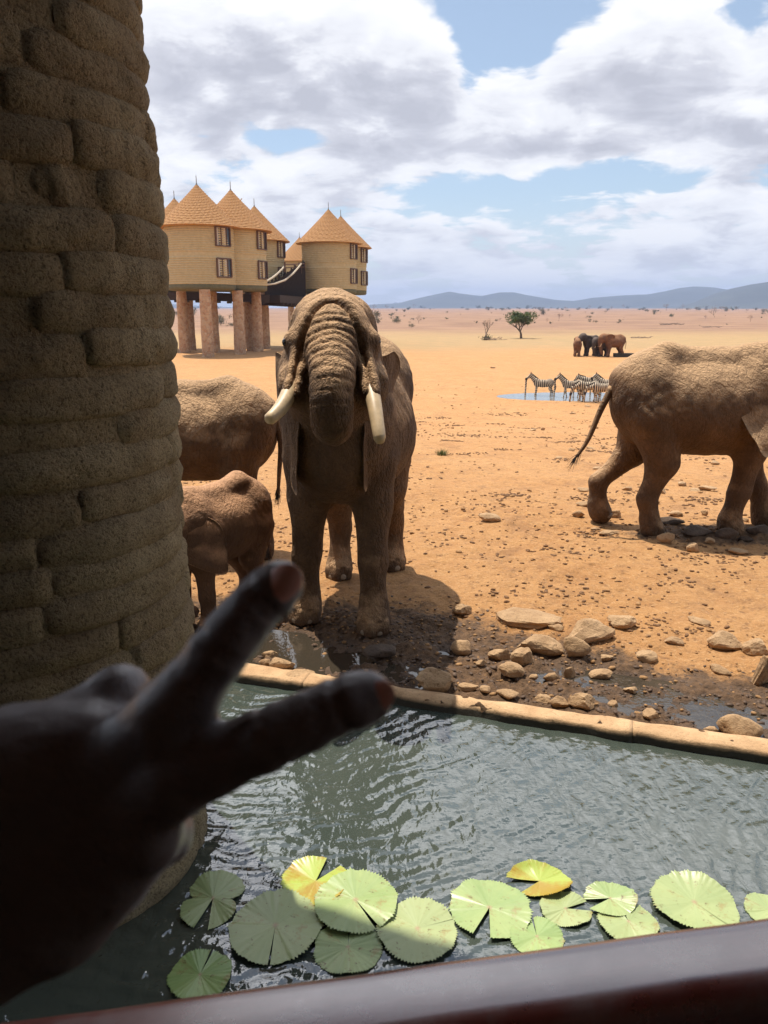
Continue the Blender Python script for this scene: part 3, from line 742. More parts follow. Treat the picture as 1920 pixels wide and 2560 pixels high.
for i in range(41):
    f = i / 40; cx = 783 + f * 275; Y = 108 + f * 13
    top = 800 - 160 * f ** 1.5 if f < .5 else 743.4 - 95 * ((f - .5) / .5) ** .8
    lo = wpnt(cx, 900, Y); hi = wpnt(cx, top, Y)
    b.box((lo + hi) / 2, (.16, .10, (hi - lo).z)); 
    if i % 4 == 0: b.box((lo + hi) / 2 + Vector((.2, 1.6, .3)), (.22, .16, (hi - lo).z + .6))
b.build('baluster', M['timber'], wk, kind='stuff')
b = MB()
for k in range(9):
    f0 = .0; V = []
    for i in range(13):
        f = i / 12; cx = 783 + f * 275; Y = 108.3 + f * 13; top = 800 - 160 * f ** 1.5 if f < .5 else 743.4 - 95 * ((f - .5) / .5) ** .8
        V.append(wpnt(cx, 895 + (top + 15 - 895) * (k + 1) / 9, Y))
    b.tube(V, .07, 4)
V = [wpnt(783, 812, 109.4), wpnt(900, 760, 114), wpnt(1056, 668, 121.4), wpnt(1056, 895, 121.4), wpnt(783, 900, 109.4)]
b.add(V, [(0, 1, 2, 3, 4)]); b.add([v + Vector((0, .08, 0)) for v in V], [(4, 3, 2, 1, 0)])
b.build('netting', M['timber'], wk)
for q in ([(783, 808), (850, 800), (920, 775), (975, 730), (1010, 690), (1030, 662)], [(783, 788), (830, 760), (870, 728), (900, 698), (918, 672)]):
    b = MB(); b.tube([wpnt(c[0], c[1], 107.4 + 12 * i / 5) for i, c in enumerate(q)], .13, 6); b.build('rope', M['rope'], wk)
b = MB()
for cx, y0, y1, Y in ((918, 650, 720, 113), (1032, 648, 730, 120), (985, 665, 700, 118), (1052, 655, 700, 121)): b.tube([wpnt(cx, y0, Y), wpnt(cx, y1, Y)], .12, 6)
b.tube([wpnt(918, 668, 113), wpnt(1056, 662, 121)], .1, 6); b.tube([wpnt(918, 690, 113), wpnt(1056, 684, 121)], .08, 6)
b.build('top_rail', M['frame'], wk)
b = MB()
for k in range(12): b.box(Vector((-9.8, 128, 0)) - O + Vector((0, 0, GZL + .6 * k + .4)), (1.0, .25, .12))
b.tube([Vector((-10.3, 128, GZL)) - O, Vector((-10.3, 128, GZL + 7)) - O], .1, 6); b.tube([Vector((-9.3, 128, GZL)) - O, Vector((-9.3, 128, GZL + 7)) - O], .1, 6)
bpy.data.objects.remove(b.build('steps', M['timber'], wk))

# ------------------------------------------------------------ trees and scrub
def branches(seed, h, levels=3, spread=.8, r0=.06, lean=0, nb=3, first=.28):
    q = random.Random(seed); b = MB(); tips = []
    def grow(p, d, L, r, lv):
        pts = [p]; dd = d.copy()
        for i in range(4):
            dd = (dd + Vector((q.uniform(-.22, .22), q.uniform(-.22, .22), q.uniform(-.05, .12)))).normalized(); pts.append(pts[-1] + dd * L / 4)
        b.tube(pts, [r * (1 - .12 * i) for i in range(5)], 6 if lv > 1 else 4)
        tips.append(pts[-1]); 
        if lv == 0: return
        for k in range(nb):
            a = q.uniform(0, 6.28); nd = (dd + Vector((math.cos(a), math.sin(a), q.uniform(-.1, .5))) * spread).normalized()
            grow(pts[-1 - (k % 2)], nd, L * q.uniform(.6, .85), r * .55, lv - 1)
    grow(Vector((0, 0, -.02 * h)), Vector((lean, 0, 1)).normalized(), h * first, h * r0, levels)
    return b, tips
def leaves(seed, tips, n, spread, size):
    q = np.random.default_rng(seed); T_ = np.array([tuple(t) for t in tips]); c = T_[q.integers(0, len(T_), n)] + q.normal(0, 1, (n, 3)) * np.array(spread)
    d1 = q.normal(0, 1, (n, 3)); d1 /= np.linalg.norm(d1, axis=1, keepdims=True); d2 = np.cross(d1, q.normal(0, 1, (n, 3))); d2 /= np.linalg.norm(d2, axis=1, keepdims=True)
    s = size * q.uniform(.5, 1.3, (n, 1)); V = np.stack([c - d1 * s, c + d2 * s * .5, c + d1 * s, c - d2 * s * .5], 1).reshape(-1, 3)
    return V, np.arange(4 * n).reshape(-1, 4)
x, y, z = gp(1126, 731); hh = 62 * mpp(y)
tr = empty('acacia_tree', (x, y, z), label='full green acacia tree alone on the plain above the drinking elephants', cat='tree')
b, tips = branches(3, hh, 3, .85, .05, 0, 4, .34); b.build('trunk', M['bark'], tr, True)
tt = [Vector((rnd.gauss(0, .23) * hh, rnd.gauss(0, .23) * hh, hh * (.74 + .12 * rnd.uniform(-1, 1)))) for _ in range(60)] + [t for t in tips if t.z > .45 * hh]
V, F = leaves(5, [t for t in tt if (t.x / (.56 * hh)) ** 2 + (t.y / (.56 * hh)) ** 2 + ((t.z - .72 * hh) / (.27 * hh)) ** 2 < 1], 5200, [.05 * hh, .05 * hh, .035 * hh], .026 * hh)
mobj('crown', V, F, M['leaf'], tr, False)
x, y, z = gp(1048, 735); hh = 60 * mpp(y)
tr = empty('dead_tree', (x, y, z), label='bare pale dead tree with fallen twigs left of the green acacia', cat='tree')
b, tips = branches(8, hh, 4, .75, .035, .12, 3, .30); b.build('trunk', M['deadwood'], tr, True)
b = MB()
for k in range(26):
    q = Vector((rnd.uniform(.0, .62) * hh, rnd.uniform(-.2, .2) * hh, .02 * hh)); b.tube([q, q + Vector((rnd.uniform(-.2, .2), rnd.uniform(-.1, .1), rnd.uniform(0, .12))) * hh], .008 * hh, 4)
V, F = leaves(4, [Vector((.1 * hh, 0, .1 * hh)), Vector((-.02 * hh, 0, .05 * hh))], 160, [.07 * hh, .07 * hh, .05 * hh], .03 * hh)
b.build('fallen_twigs', M['deadwood'], tr, kind='stuff'); mobj('undergrowth', V, F, M['scrub_green'], tr, False)
protos = {}
for kind, sd in (('bare', 21), ('bare2', 22), ('bare3', 27)):
    b, tips = branches(sd, 1.0, 3, .9, .018, .1, 4, .33); o = b.build('bare_shrub', M['deadwood'], None, True)
    V, F = leaves(sd, tips, 260, [.05] * 3, .018); b.add([tuple(v) for v in V], [tuple(f) for f in F])
    bpy.data.objects.remove(o); o = b.build('bare_shrub', M['deadwood'], None, False); protos[kind] = o.data; bpy.data.objects.remove(o)
for kind, mt, sd in (('green', 'scrub_green', 31), ('green2', 'scrub_green', 34), ('dry', 'scrub', 32), ('dry2', 'scrub', 36)):
    q = random.Random(sd); cs = [Vector((q.gauss(0, .32), q.gauss(0, .32), q.uniform(.25, .8))) for _ in range(14)]
    b, _t = branches(sd, .7, 2, .9, .03, 0, 3, .4)
    V, F = leaves(sd, cs, 900, [.13, .13, .10], .05); b.add([tuple(v) for v in V], [tuple(f) for f in F])
    o = b.build('bush', M[mt], None, False); protos[kind] = o.data; bpy.data.objects.remove(o)
def c3(x, y): return ((1180 + x * .446) / 1.15727, (660 + y * .446) / 1.15727)
def c2(x, y): return ((420 + x * .4068) / 1.15727, (720 + y * .4068) / 1.15727)
def c1(x, y): q = cr1(x, y); return (q[0] / 1.15727, q[1] / 1.15727)
S_ = []
for x, y, h, k in [(487,320,55,'bare'),(420,325,30,'bare2'),(400,285,38,'dry'),(310,252,24,'green'),(660,252,26,'bare3'),(718,252,18,'green2'),(745,285,25,'bare'),(785,258,25,'bare2'),(850,252,32,'bare3'),(870,251,17,'green'),(1090,263,48,'bare'),(1180,254,34,'bare2'),(1118,305,22,'green2'),(1308,310,28,'bare3'),(1360,302,68,'bare2'),(1400,268,38,'bare'),(1425,266,30,'dry'),(1260,262,22,'dry2'),(1310,252,20,'dry'),(1560,322,46,'bare3'),(1540,272,28,'bare'),(35,252,20,'green2'),(110,252,14,'green'),(205,256,16,'green'),(545,300,24,'bare2'),(155,322,26,'bare'),(985,272,12,'dry'),(820,330,12,'dry2'),(1480,257,20,'dry'),(1640,272,26,'dry2'),(90,262,22,'dry'),(525,262,30,'bare'),(600,256,14,'dry'),(940,262,12,'green2'),(1210,262,16,'dry2'),(1460,262,16,'green'),(1590,262,16,'dry'),(25,330,14,'dry'),(660,318,14,'green2'),(350,330,12,'dry'),(760,262,14,'dry'),(480,256,12,'green')]:
    S_.append((*c3(x, y), h * .446 / 1.15727, k))
for x, y, h, k in [(1165,182,45,'green'),(1275,200,66,'dry2'),(1292,218,40,'dry'),(1375,172,22,'green2'),(1405,215,46,'green'),(1230,216,30,'bare'),(1495,243,26,'dry2'),(1540,215,58,'bare2'),(1405,121,36,'green2'),(1345,132,36,'bare'),(1265,137,46,'bare3'),(1512,126,34,'bare2'),(1555,126,20,'green'),(1140,132,26,'dry'),(1190,128,24,'dry2'),(1478,135,20,'green'),(1120,150,24,'bare')]:
    S_.append((*c2(x, y), h * .4068 / 1.15727, k))
for x, y, h, k in [(270,1030,56,'green'),(476,1088,76,'dry'),(545,1100,32,'dry2'),(172,1028,40,'dry2'),(455,975,22,'green'),(300,985,24,'dry'),(790,1010,30,'bare')]:
    S_.append((*c1(x, y), h * .3617 / 1.15727, k))
for i in range(36):
    S_.append((rnd.uniform(800, 1700), rnd.uniform(666.5, 671), rnd.uniform(2.5, 6), rnd.choice(['dry', 'green', 'dry2', 'green2'])))
for i in range(60):
    S_.append((rnd.uniform(780, 1700), 670 + 34 * rnd.random() ** 1.6, rnd.uniform(3, 7), rnd.choice(['dry', 'bare', 'dry2', 'green2', 'bare3'])))
for (px, py, h, k) in S_:
    x, y, z = gp(px, py); z = gz(x, y); s = h * mpp(y) * 1.05
    nm = 'bare_shrub' if 'bare' in k else 'bush'
    lb = {'bare': 'leafless grey-brown shrub standing on the far red plain', 'gree': 'small dark green bush dotted on the far red plain', 'dry': 'dry olive-brown bush on the far red plain', 'dry2': 'dry olive-brown bush on the far red plain'}[k[:4]]
    gr = {'b': 'leafless shrubs on the far plain', 'g': 'green bushes on the far plain', 'd': 'dry bushes on the far plain'}[k[0]]
    o = link(nm, protos[k], None, label=lb, cat='shrub' if 'bare' in k else 'bush', group=gr)
    o.location = (x, y, z - .02 * s); o.scale = (s * rnd.uniform(.85, 1.2), s * rnd.uniform(.85, 1.2), s); o.rotation_euler = (0, 0, rnd.uniform(0, 6.28))
for px, py, wd_, lb in ((*c3(1122, 337), 125, 'low grey pile of dead branches lying on the plain above the walking elephant'), (*c3(1347, 352), 98, 'low dark brush heap right of the other branch pile on the plain'), (*c3(945, 416), 110, 'thin fallen dead branch beside the drinking elephants')):
    x, y, z = gp(px, py); L = wd_ * .446 / 1.15727 * mpp(y); b = MB()
    for k in range(70):
        q = Vector((rnd.uniform(-.5, .5) * L, rnd.uniform(-.1, .1) * L, rnd.uniform(0, .06) * L)); b.tube([q, q + Vector((rnd.uniform(-.2, .2), rnd.uniform(-.1, .1), rnd.uniform(-.03, .06))) * L], .006 * L, 4)
    o = b.build('brush_pile', M['deadwood'], None, label=lb, cat='brushwood'); o.location = (x, y, gz(x, y))

# ------------------------------------------------------------ stones
def rockmesh(seed, nm='stone', m='rock', sub=3, flat=1.0):
    bm = bmesh.new(); bmesh.ops.create_icosphere(bm, subdivisions=sub, radius=1); V = np.array([v.co[:] for v in bm.verts]); F = [[v.index for v in f.verts] for f in bm.faces]; bm.free()
    q = np.random.default_rng(seed); N = q.normal(0, 1, (11, 3)); N /= np.linalg.norm(N, axis=1, keepdims=True); dd = q.uniform(.50, .95, 11)
    U = V / np.linalg.norm(V, axis=1, keepdims=True); den = U @ N.T; t = np.where(den > .15, dd / np.maximum(den, .15), 9); r = np.minimum(-np.log(np.exp(-70 * t).sum(1)) / 70, 1.05)
    r = r * (1 + .07 * fbm(U * 2.2 + seed, 3, seed)) + .035 * fbm(U * 6 + seed, 3, seed)
    V = U * r[:, None]; V = V / np.abs(V).max(0)
    o = mobj(nm, V * .5, F, M[m], None, sub == 3 and seed % 3 == 0); me = o.data; bpy.data.objects.remove(o); return me
RM = [rockmesh(s) for s in range(100, 112)]; RD = [rockmesh(s, 'stone', 'rock_dark') for s in range(120, 124)]
RS = [rockmesh(s, 'stone', 'rock', 2) for s in range(130, 136)]
def c7(x, y): return ((560 + x * .82) / 1.15727, (1480 + y * .82) / 1.15727)
ROCKS = []
for x, y, w_, h_, lb in [(1115,120,155,84,'large brown boulder with a shaded left face, biggest above the mud'),(960,155,145,62,'long flat-topped stone left of the biggest boulder'),(1072,175,85,75,'rounded upright stone just below the biggest boulder'),(915,205,85,60,None),(835,185,90,46,None),(728,168,75,55,'stone at the right edge of the elephant shadow'),(650,262,135,92,'knobbly clustered rock at the pond wall under the elephant shadow'),(868,248,95,60,'rounded stone between the puddle and the flat-topped stones'),(1000,255,60,45,None),(1055,235,40,58,'small upright pale stone among the mud stones'),(745,295,65,35,'low stone in the puddle beside the knobbly rock'),(865,310,75,42,'stone touching the far side of the wall in the mud'),(1018,355,65,38,None),(1088,362,85,52,'brown stone sitting against the middle of the pond wall'),(1565,395,125,95,'big rounded boulder with a black hollow at the right end of the wall'),(1303,370,58,26,'upper stone of the small stack by the wall'),(1300,408,65,35,'lower stone of the small stack by the wall'),(1600,450,90,40,'flat stone in front of the hollow boulder at the wall'),(172,210,98,78,'smooth round boulder behind the wall beside the index finger'),(222,248,120,30,'flat slab stone lying on the wall below the round boulder'),(105,225,48,44,None),(140,182,52,34,None),(1210,92,84,48,'pale angular stone right of the biggest boulder'),(1285,190,72,44,None),(1525,150,115,66,'large tan stone half buried at the right edge of the dirt'),(1620,172,85,52,None),(1512,235,62,32,None),(1640,245,70,120,'tall tan stone cut by the right edge of the picture'),(975,322,60,32,None),(790,327,42,24,None),(630,316,32,22,None),(1155,242,85,32,None),(1490,415,52,32,None),(725,48,60,45,'small upright slab at the top of the elephant shadow'),(930,78,200,46,'long low slab half buried in the dirt beyond the boulders'),(1010,112,50,22,None),(1240,290,46,26,None),(1370,150,60,24,None),(1450,90,70,24,None),(1190,330,40,22,None),(780,230,40,24,None),(940,260,36,22,None),(1165,190,50,28,None)]:
    ROCKS.append((*c7(x, y + h_ * .28), w_ * .82 / 1.15727, h_ * .82 / 1.15727, lb, 0))
for x, y, w_, h_, lb in [(85,1432,150,58,'brown wedge-shaped stone alone on open orange dirt'),(595,1415,76,56,'square brown stone left of the elephant lifted foot'),(805,1412,72,60,'grey stone right under the elephant lifted foot'),(635,1260,92,36,None),(1325,1250,112,46,'reddish flat stone between the walking elephant legs'),(1360,1115,52,36,'small pale stone under the walking elephant belly'),(1045,1275,90,42,'dark brown stone behind the planted hind foot'),(1085,1555,96,82,'pale cracked stone in front of the walking elephant'),(1240,1592,82,62,'pale round stone right of the cracked one'),(560,1045,42,26,None),(490,1090,46,16,None),(395,925,30,30,'dark upright lump of dung on open dirt'),(345,930,50,16,None),(1145,1405,92,42,None),(765,1500,130,36,None),(1525,1440,50,32,None),(118,580,32,16,None),(1575,1250,100,36,None),(760,1190,52,34,None),(635,1350,95,40,None),(1180,1230,60,28,None),(1250,1262,70,22,None),(1590,1355,60,26,None),(1640,1440,50,60,None),(1480,1600,150,40,None),(1330,1560,60,36,None),(690,1480,60,16,None),(1300,1400,40,50,None),(700,1140,60,22,None),(870,1265,60,32,None),(735,1025,28,16,None),(665,1028,60,14,None),(690,918,36,20,None),(650,795,40,14,None),(560,838,40,10,None),(1030,1330,50,26,None)]:
    ROCKS.append((*c3(x, y + h_ * .28), w_ * .446 / 1.15727, h_ * .446 / 1.15727, lb, 0))
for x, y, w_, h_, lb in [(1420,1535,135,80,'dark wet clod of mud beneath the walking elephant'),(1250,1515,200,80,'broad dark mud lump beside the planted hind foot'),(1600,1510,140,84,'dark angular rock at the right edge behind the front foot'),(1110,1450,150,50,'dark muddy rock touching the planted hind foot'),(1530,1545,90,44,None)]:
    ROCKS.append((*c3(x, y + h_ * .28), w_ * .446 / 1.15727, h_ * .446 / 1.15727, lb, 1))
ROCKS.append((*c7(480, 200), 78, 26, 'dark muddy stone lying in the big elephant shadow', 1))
NB = iter(['brown leaning stone under the long flat-topped one', 'low broad stone left of the leaning brown stone', 'squared small stone left of the small upright pale stone', 'stone nearly touching the wall left of the brown wall stone', 'small squared stone left of the round boulder behind the wall', 'pale lump set in the dirt right of the boulders', 'cracked brown stone near the right edge beyond the mud', 'low stone in front of the large tan stone at the right', 'small stone in the mud right of the puddle, short of the wall', 'flat low stone in the mud right of the small upright stone'])
ROCKS = [(r[0], r[1], r[2], r[3], r[4] or (next(NB, None) if r[2] * r[3] > 900 else None), r[5]) for r in ROCKS]
for i, (px, py, wd_, ht, lb, dk) in enumerate(ROCKS):
    x, y, z = gp(px, py); m_ = mpp(y); L = wd_ * m_; H = ht * m_ / math.cos(R(22)) * .95
    if wall_s(x, y) < .24 and 'slab stone lying' not in (lb or ''):
        q = np.array([x, y]) + WN * (.26 - wall_s(x, y) + L * .2); x, y = q
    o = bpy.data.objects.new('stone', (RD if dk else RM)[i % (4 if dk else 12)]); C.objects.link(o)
    zb = gz(x, y); o.location = (x, y, zb + H * .26); o.scale = (L * 1.04, L * rnd.uniform(.6, .85), H); o.rotation_euler = (rnd.uniform(-.12, .12), rnd.uniform(-.12, .12), rnd.choice([0, math.pi]) + rnd.uniform(-.35, .35))
    if lb: tag(o, lb, 'stone')
    else:
        tag(o, 'small loose sandy stone on the trampled ground', 'stone', 'loose stones on the ground')
# pebbles, clods and droppings nobody could count
q = np.random.default_rng(3); VV = []; FF = []; nb = 0
base = [rockmesh(200 + k, 'stone', 'rock', 1) for k in range(4)]; base = [(np.array([v.co[:] for v in m_.vertices]), np.array([p.vertices[:] for p in m_.polygons])) for m_ in base]
for i in range(3600):
    if i < 900: t = q.uniform(-1.2, 5.5); s = q.uniform(.25, 2.2); px_, py_ = wpt(t, s); sz = q.uniform(.006, .022) * (1.8 if q.random() < .15 else 1)
    else:
        a = q.uniform(-.42, .47); r = 6.8 * (60 / 6.8) ** (q.random() ** .9); px_, py_ = r * math.sin(a), r * math.cos(a); sz = q.uniform(.007, .020) * (1 + r / 16) * (1.7 if q.random() < .08 else 1)
        cl = vnoise(np.array([[px_ * .5, py_ * .5, 0]]), 70)[0]
        if q.random() > .45 + 1.1 * cl: continue
    if wall_s(px_, py_) < .22: continue
    V, F = base[i % 4]; a = q.uniform(0, 6.28); c_, s_ = math.cos(a), math.sin(a)
    P_ = V * np.array([1, .75, .55]) * sz * 2; P_ = np.stack([P_[:, 0] * c_ - P_[:, 1] * s_, P_[:, 0] * s_ + P_[:, 1] * c_, P_[:, 2]], 1) + np.array([px_, py_, gz(px_, py_) + sz * .2])
    VV.append(P_); FF.append(F + nb); nb += len(V)
mobj('pebbles', np.concatenate(VV), np.concatenate(FF), M['clod'], kind='stuff', label='scattered pebbles and dirt clods over the sand', cat='pebbles')
VV = []; FF = []; nb = 0
for k in range(110):
    a = q.uniform(-.42, .47); r = 6.9 * (45 / 6.9) ** q.random(); cx_, cy_ = r * math.sin(a), r * math.cos(a); rad_ = q.uniform(.08, .45) * (1 + r / 25)
    for i in range(int(q.uniform(14, 60))):
        px_, py_ = cx_ + q.normal(0, rad_), cy_ + q.normal(0, rad_ * .6); sz = q.uniform(.006, .022) * (1 + r / 18)
        if wall_s(px_, py_) < .25: continue
        V, F = base[i % 4]; a2 = q.uniform(0, 6.28); c_, s_ = math.cos(a2), math.sin(a2)
        P_ = V * np.array([1.2, .7, .55]) * sz * 2; P_ = np.stack([P_[:, 0] * c_ - P_[:, 1] * s_, P_[:, 0] * s_ + P_[:, 1] * c_, P_[:, 2]], 1) + np.array([px_, py_, gz(px_, py_) + sz * .15])
        VV.append(P_); FF.append(F + nb); nb += len(V)
mobj('droppings', np.concatenate(VV), np.concatenate(FF), M['dung'], kind='stuff', label='crumbled brown dung and kicked-up dirt in patches over the sand', cat='dung')
VV = []; FF = []; nb = 0
for i in range(3000):
    t = q.uniform(-1.0, 5.8); s = .25 + 2.0 * q.random() ** 1.2; px_, py_ = wpt(t, s); sz = q.uniform(.008, .026)
    if mudness(np.array([px_]), np.array([py_]))[0] < q.random() * .9: continue
    V, F = base[i % 4]; a2 = q.uniform(0, 6.28); c_, s_ = math.cos(a2), math.sin(a2)
    P_ = V * np.array([1.3, .8, .6]) * sz * 2; P_ = np.stack([P_[:, 0] * c_ - P_[:, 1] * s_, P_[:, 0] * s_ + P_[:, 1] * c_, P_[:, 2]], 1) + np.array([px_, py_, gz(px_, py_) - sz * .1])
    VV.append(P_); FF.append(F + nb); nb += len(V)
mobj('mud_clods', np.concatenate(VV), np.concatenate(FF), M['mudclod'], kind='stuff', label='churned dark mud clods along the far side of the wall', cat='mud')
# green tuft
x, y, z = gp(954, 984); b = MB(); s = 36 * mpp(y)
for k in range(150):
    a = rnd.uniform(0, 6.28); r0 = rnd.uniform(0, .35) * s; l = rnd.uniform(.2, .5) * s; p0 = Vector((math.cos(a) * r0, math.sin(a) * r0, 0)); p1 = p0 + Vector((math.cos(a) * l * .5, math.sin(a) * l * .5, l)); sd = Vector((-math.sin(a), math.cos(a), 0)) * .010 * s * 1.5
    b.add([p0 - sd, p0 + sd, p1], [(0, 1, 2)])
o = b.build('grass_tuft', M['leaf'], None, label='single small green grass tuft growing in the bare dirt', cat='grass'); o.location = (x, y, gz(x, y))

# ------------------------------------------------------------ water lilies
def b_lily(dead=0):
    def f(T):
        v = oc(T); s = T.n('ShaderNodeSeparateXYZ', {0: v}); a = T.m('ARCTAN2', s.outputs[1], s.outputs[0])
        r = at(T, 'rim'); n = T.noise(v, 4, 6, .65); n2 = T.noise(v, 26, 5, .7)
        vein = T.m('ABSOLUTE', T.m('SINE', T.m('ADD', T.m('MULTIPLY', a, 9.0), T.m('MULTIPLY', n, 1.6))))
        vf = T.ramp(vein, [(0., 1.), (.22, 0.)])
        rnd_ = T.n('ShaderNodeObjectInfo').outputs['Random']
        c = T.mix(T.ramp(n, [(.35, 0.), (.65, 1.)]), (.19, .35, .09), (.36, .48, .15))
        c = T.mix(T.m('MULTIPLY', rnd_, .65), c, (.44, .45, .24))
        c = T.mix(T.m('MULTIPLY', vf, .14), c, (.44, .52, .30))
        c = T.mix(T.ramp(T.noise(v, 11, 6, .75), [(.56, 0.), (.64, .75)]), c, (.34, .27, .10)); c = T.mix(T.ramp(n2, [(.60, 0.), (.68, .9)]), c, (.16, .10, .03))
        c = T.mix(T.ramp(r, [(.0, 1.), (.10, .0)]), c, (.42, .28, .16))
        if dead: c = T.mix(T.ramp(n, [(.46, 0.), (.58, 1.)]), T.mix(.55, c, (.50, .56, .05)), (.40, .27, .03))
        h = T.m('SUBTRACT', T.m('MULTIPLY', T.ramp(vein, [(0., 0.), (.5, 1.)]), .07), T.m('MULTIPLY', n2, -.3))
        return P(T, c, .36, h, .35, .008, Specular_IOR_Level=.6)
    return f
M['lily'] = mat('lily_pad', b_lily()); M['lily_old'] = mat('lily_pad_yellowed', b_lily(1)); M['stalk'] = m_simple('lily_stalk', (.10, .05, .03), .5, 20)
def lily(px, py, rpx, notch, lb, m='lily', tilt=(0, 0), two=False, curl=.0, wd_=.16, teeth=78, z0=.012, stretch=1.0):
    x, y, z = ray(px * 1.15727, py * 1.15727); t = (WATER_Z + z0 - CAMZ) / z; X, Y = x * t, y * t
    r0 = rpx * 1.15727 / FPX * (t * 1.0); na_, nr_ = teeth * 4, 12; sd = abs(hash((px, py))) % 997
    sd = (px * 7 + py * 13) % 997
    V = []; rim = []; F = []
    for i in range(na_ + 1):
        u = i / na_; a = notch + wd_ / 2 + u * (2 * math.pi - wd_)
        nz = vnoise(np.array([[math.cos(a) * 1.5 + sd, math.sin(a) * 1.5, 0]]), 80)[0]; nz2 = vnoise(np.array([[math.cos(a) * 6 + sd, math.sin(a) * 6, 0]]), 81)[0]
        R0 = r0 * (1 + .045 * nz + .012 * nz2)
        if two: R0 *= .42 + .58 * abs(math.cos((a - notch) * 1.0)) ** .55
        for j in range(nr_ + 1):
            f = (j / nr_) ** .85; tooth = (.042 * abs(((i / 4 * 2) % 2) - 1) * (1 + 1.2 * nz2)) if j == nr_ else 0
            rr_ = R0 * (f + tooth); 
            zz = .008 * f * math.sin(a * 3 + sd) + .0025 * nz2 * f + curl * r0 * f ** 3 * (.5 + .5 * math.sin(a * 2 + sd)) + .0010 * math.cos(i / 4 * math.pi) * (f ** 8)
            lx, ly = rr_ * math.cos(a) * stretch, rr_ * math.sin(a)
            zz += tilt[0] * lx + tilt[1] * ly
            V.append((lx, ly, max(zz, -z0 * .6) if not (tilt[0] or tilt[1]) else zz)); rim.append(f)
    k = nr_ + 1
    for i in range(na_):
        for j in range(nr_): F.append((i * k + j, i * k + j + 1, (i + 1) * k + j + 1, (i + 1) * k + j))
    nV = len(V); V += [(v[0], v[1], v[2] - .003) for v in V]; rim = rim * 2; F = F + [tuple(q + nV for q in f[::-1]) for f in F]
    root = empty('water_lily', (X, Y, WATER_Z + z0), label=lb, cat='lily pad', group='lily pads on the near pond')
    o = mobj('pad', V, F, M[m], root); attr(o, 'rim', rim)
    b = MB(); b.tube([(0, 0, -.004), (.02, -.03, -.10), (.03, -.05, -.4)], .007, 6); b.build('stalk', M['stalk'], root, True)
D_ = math.pi / 180
lily(460, 1940, 82, -95 * D_, 'leftmost shaded lily pad, folded into two lobes beside the dark water', two=True, wd_=.35)
lily(595, 1998, 99, -90 * D_, 'largest lily pad, blue-grey in the shade, slit toward the rail', z0=.022, wd_=.05)
lily(682, 1903, 72, 60 * D_, 'ragged yellow and brown decaying lily pad behind the bright green one', m='lily_old', curl=.10, wd_=.5)
lily(768, 1943, 90, -58 * D_, 'bright green lily pad with an orange centre and a dark slit', z0=.034, wd_=.10, stretch=1.0)
lily(902, 2005, 85, 20 * D_, 'pale pad with chewed brown holes just above the rail', z0=.02, wd_=.02)
lily(1057, 1960, 86, -108 * D_, 'round pale green pad with an open wedge notch, in the middle', wd_=.42, z0=.02)
lily(1165, 1903, 50, 200 * D_, 'narrow curled yellow-green leaf floating alone beyond the round pad', m='lily_old', curl=.25, stretch=1.35, wd_=.9)
lily(1222, 1962, 50, 10 * D_, 'flat left lobe of the folded green pad on a stalk', wd_=.5, stretch=1.1)
lily(1318, 1940, 46, 190 * D_, 'raised folded green leaf pointing up right of the flat lobe', tilt=(.10, .06), z0=.03, wd_=.6, stretch=1.2)
lily(1358, 1990, 62, 100 * D_, 'spiky-edged pad half hidden by the rail, third from the right', z0=.02, wd_=.2)
lily(1500, 1948, 88, -60 * D_, 'large pale domed lily pad near the right side', curl=.12, z0=.022, wd_=.03)
lily(1662, 1965, 50, -60 * D_, 'small lily pad cut off by the right edge of the picture', wd_=.05)
lily(752, 2045, 72, 90 * D_, 'dark shaded pad behind the rail under the bright green one', wd_=.04)
lily(432, 2105, 66, 80 * D_, 'lowest left shaded pad showing only its toothed rim over the rail', wd_=.1)
lily(1160, 2022, 56, 90 * D_, 'pad showing a thin pale rim over the rail below the notched one', wd_=.1)
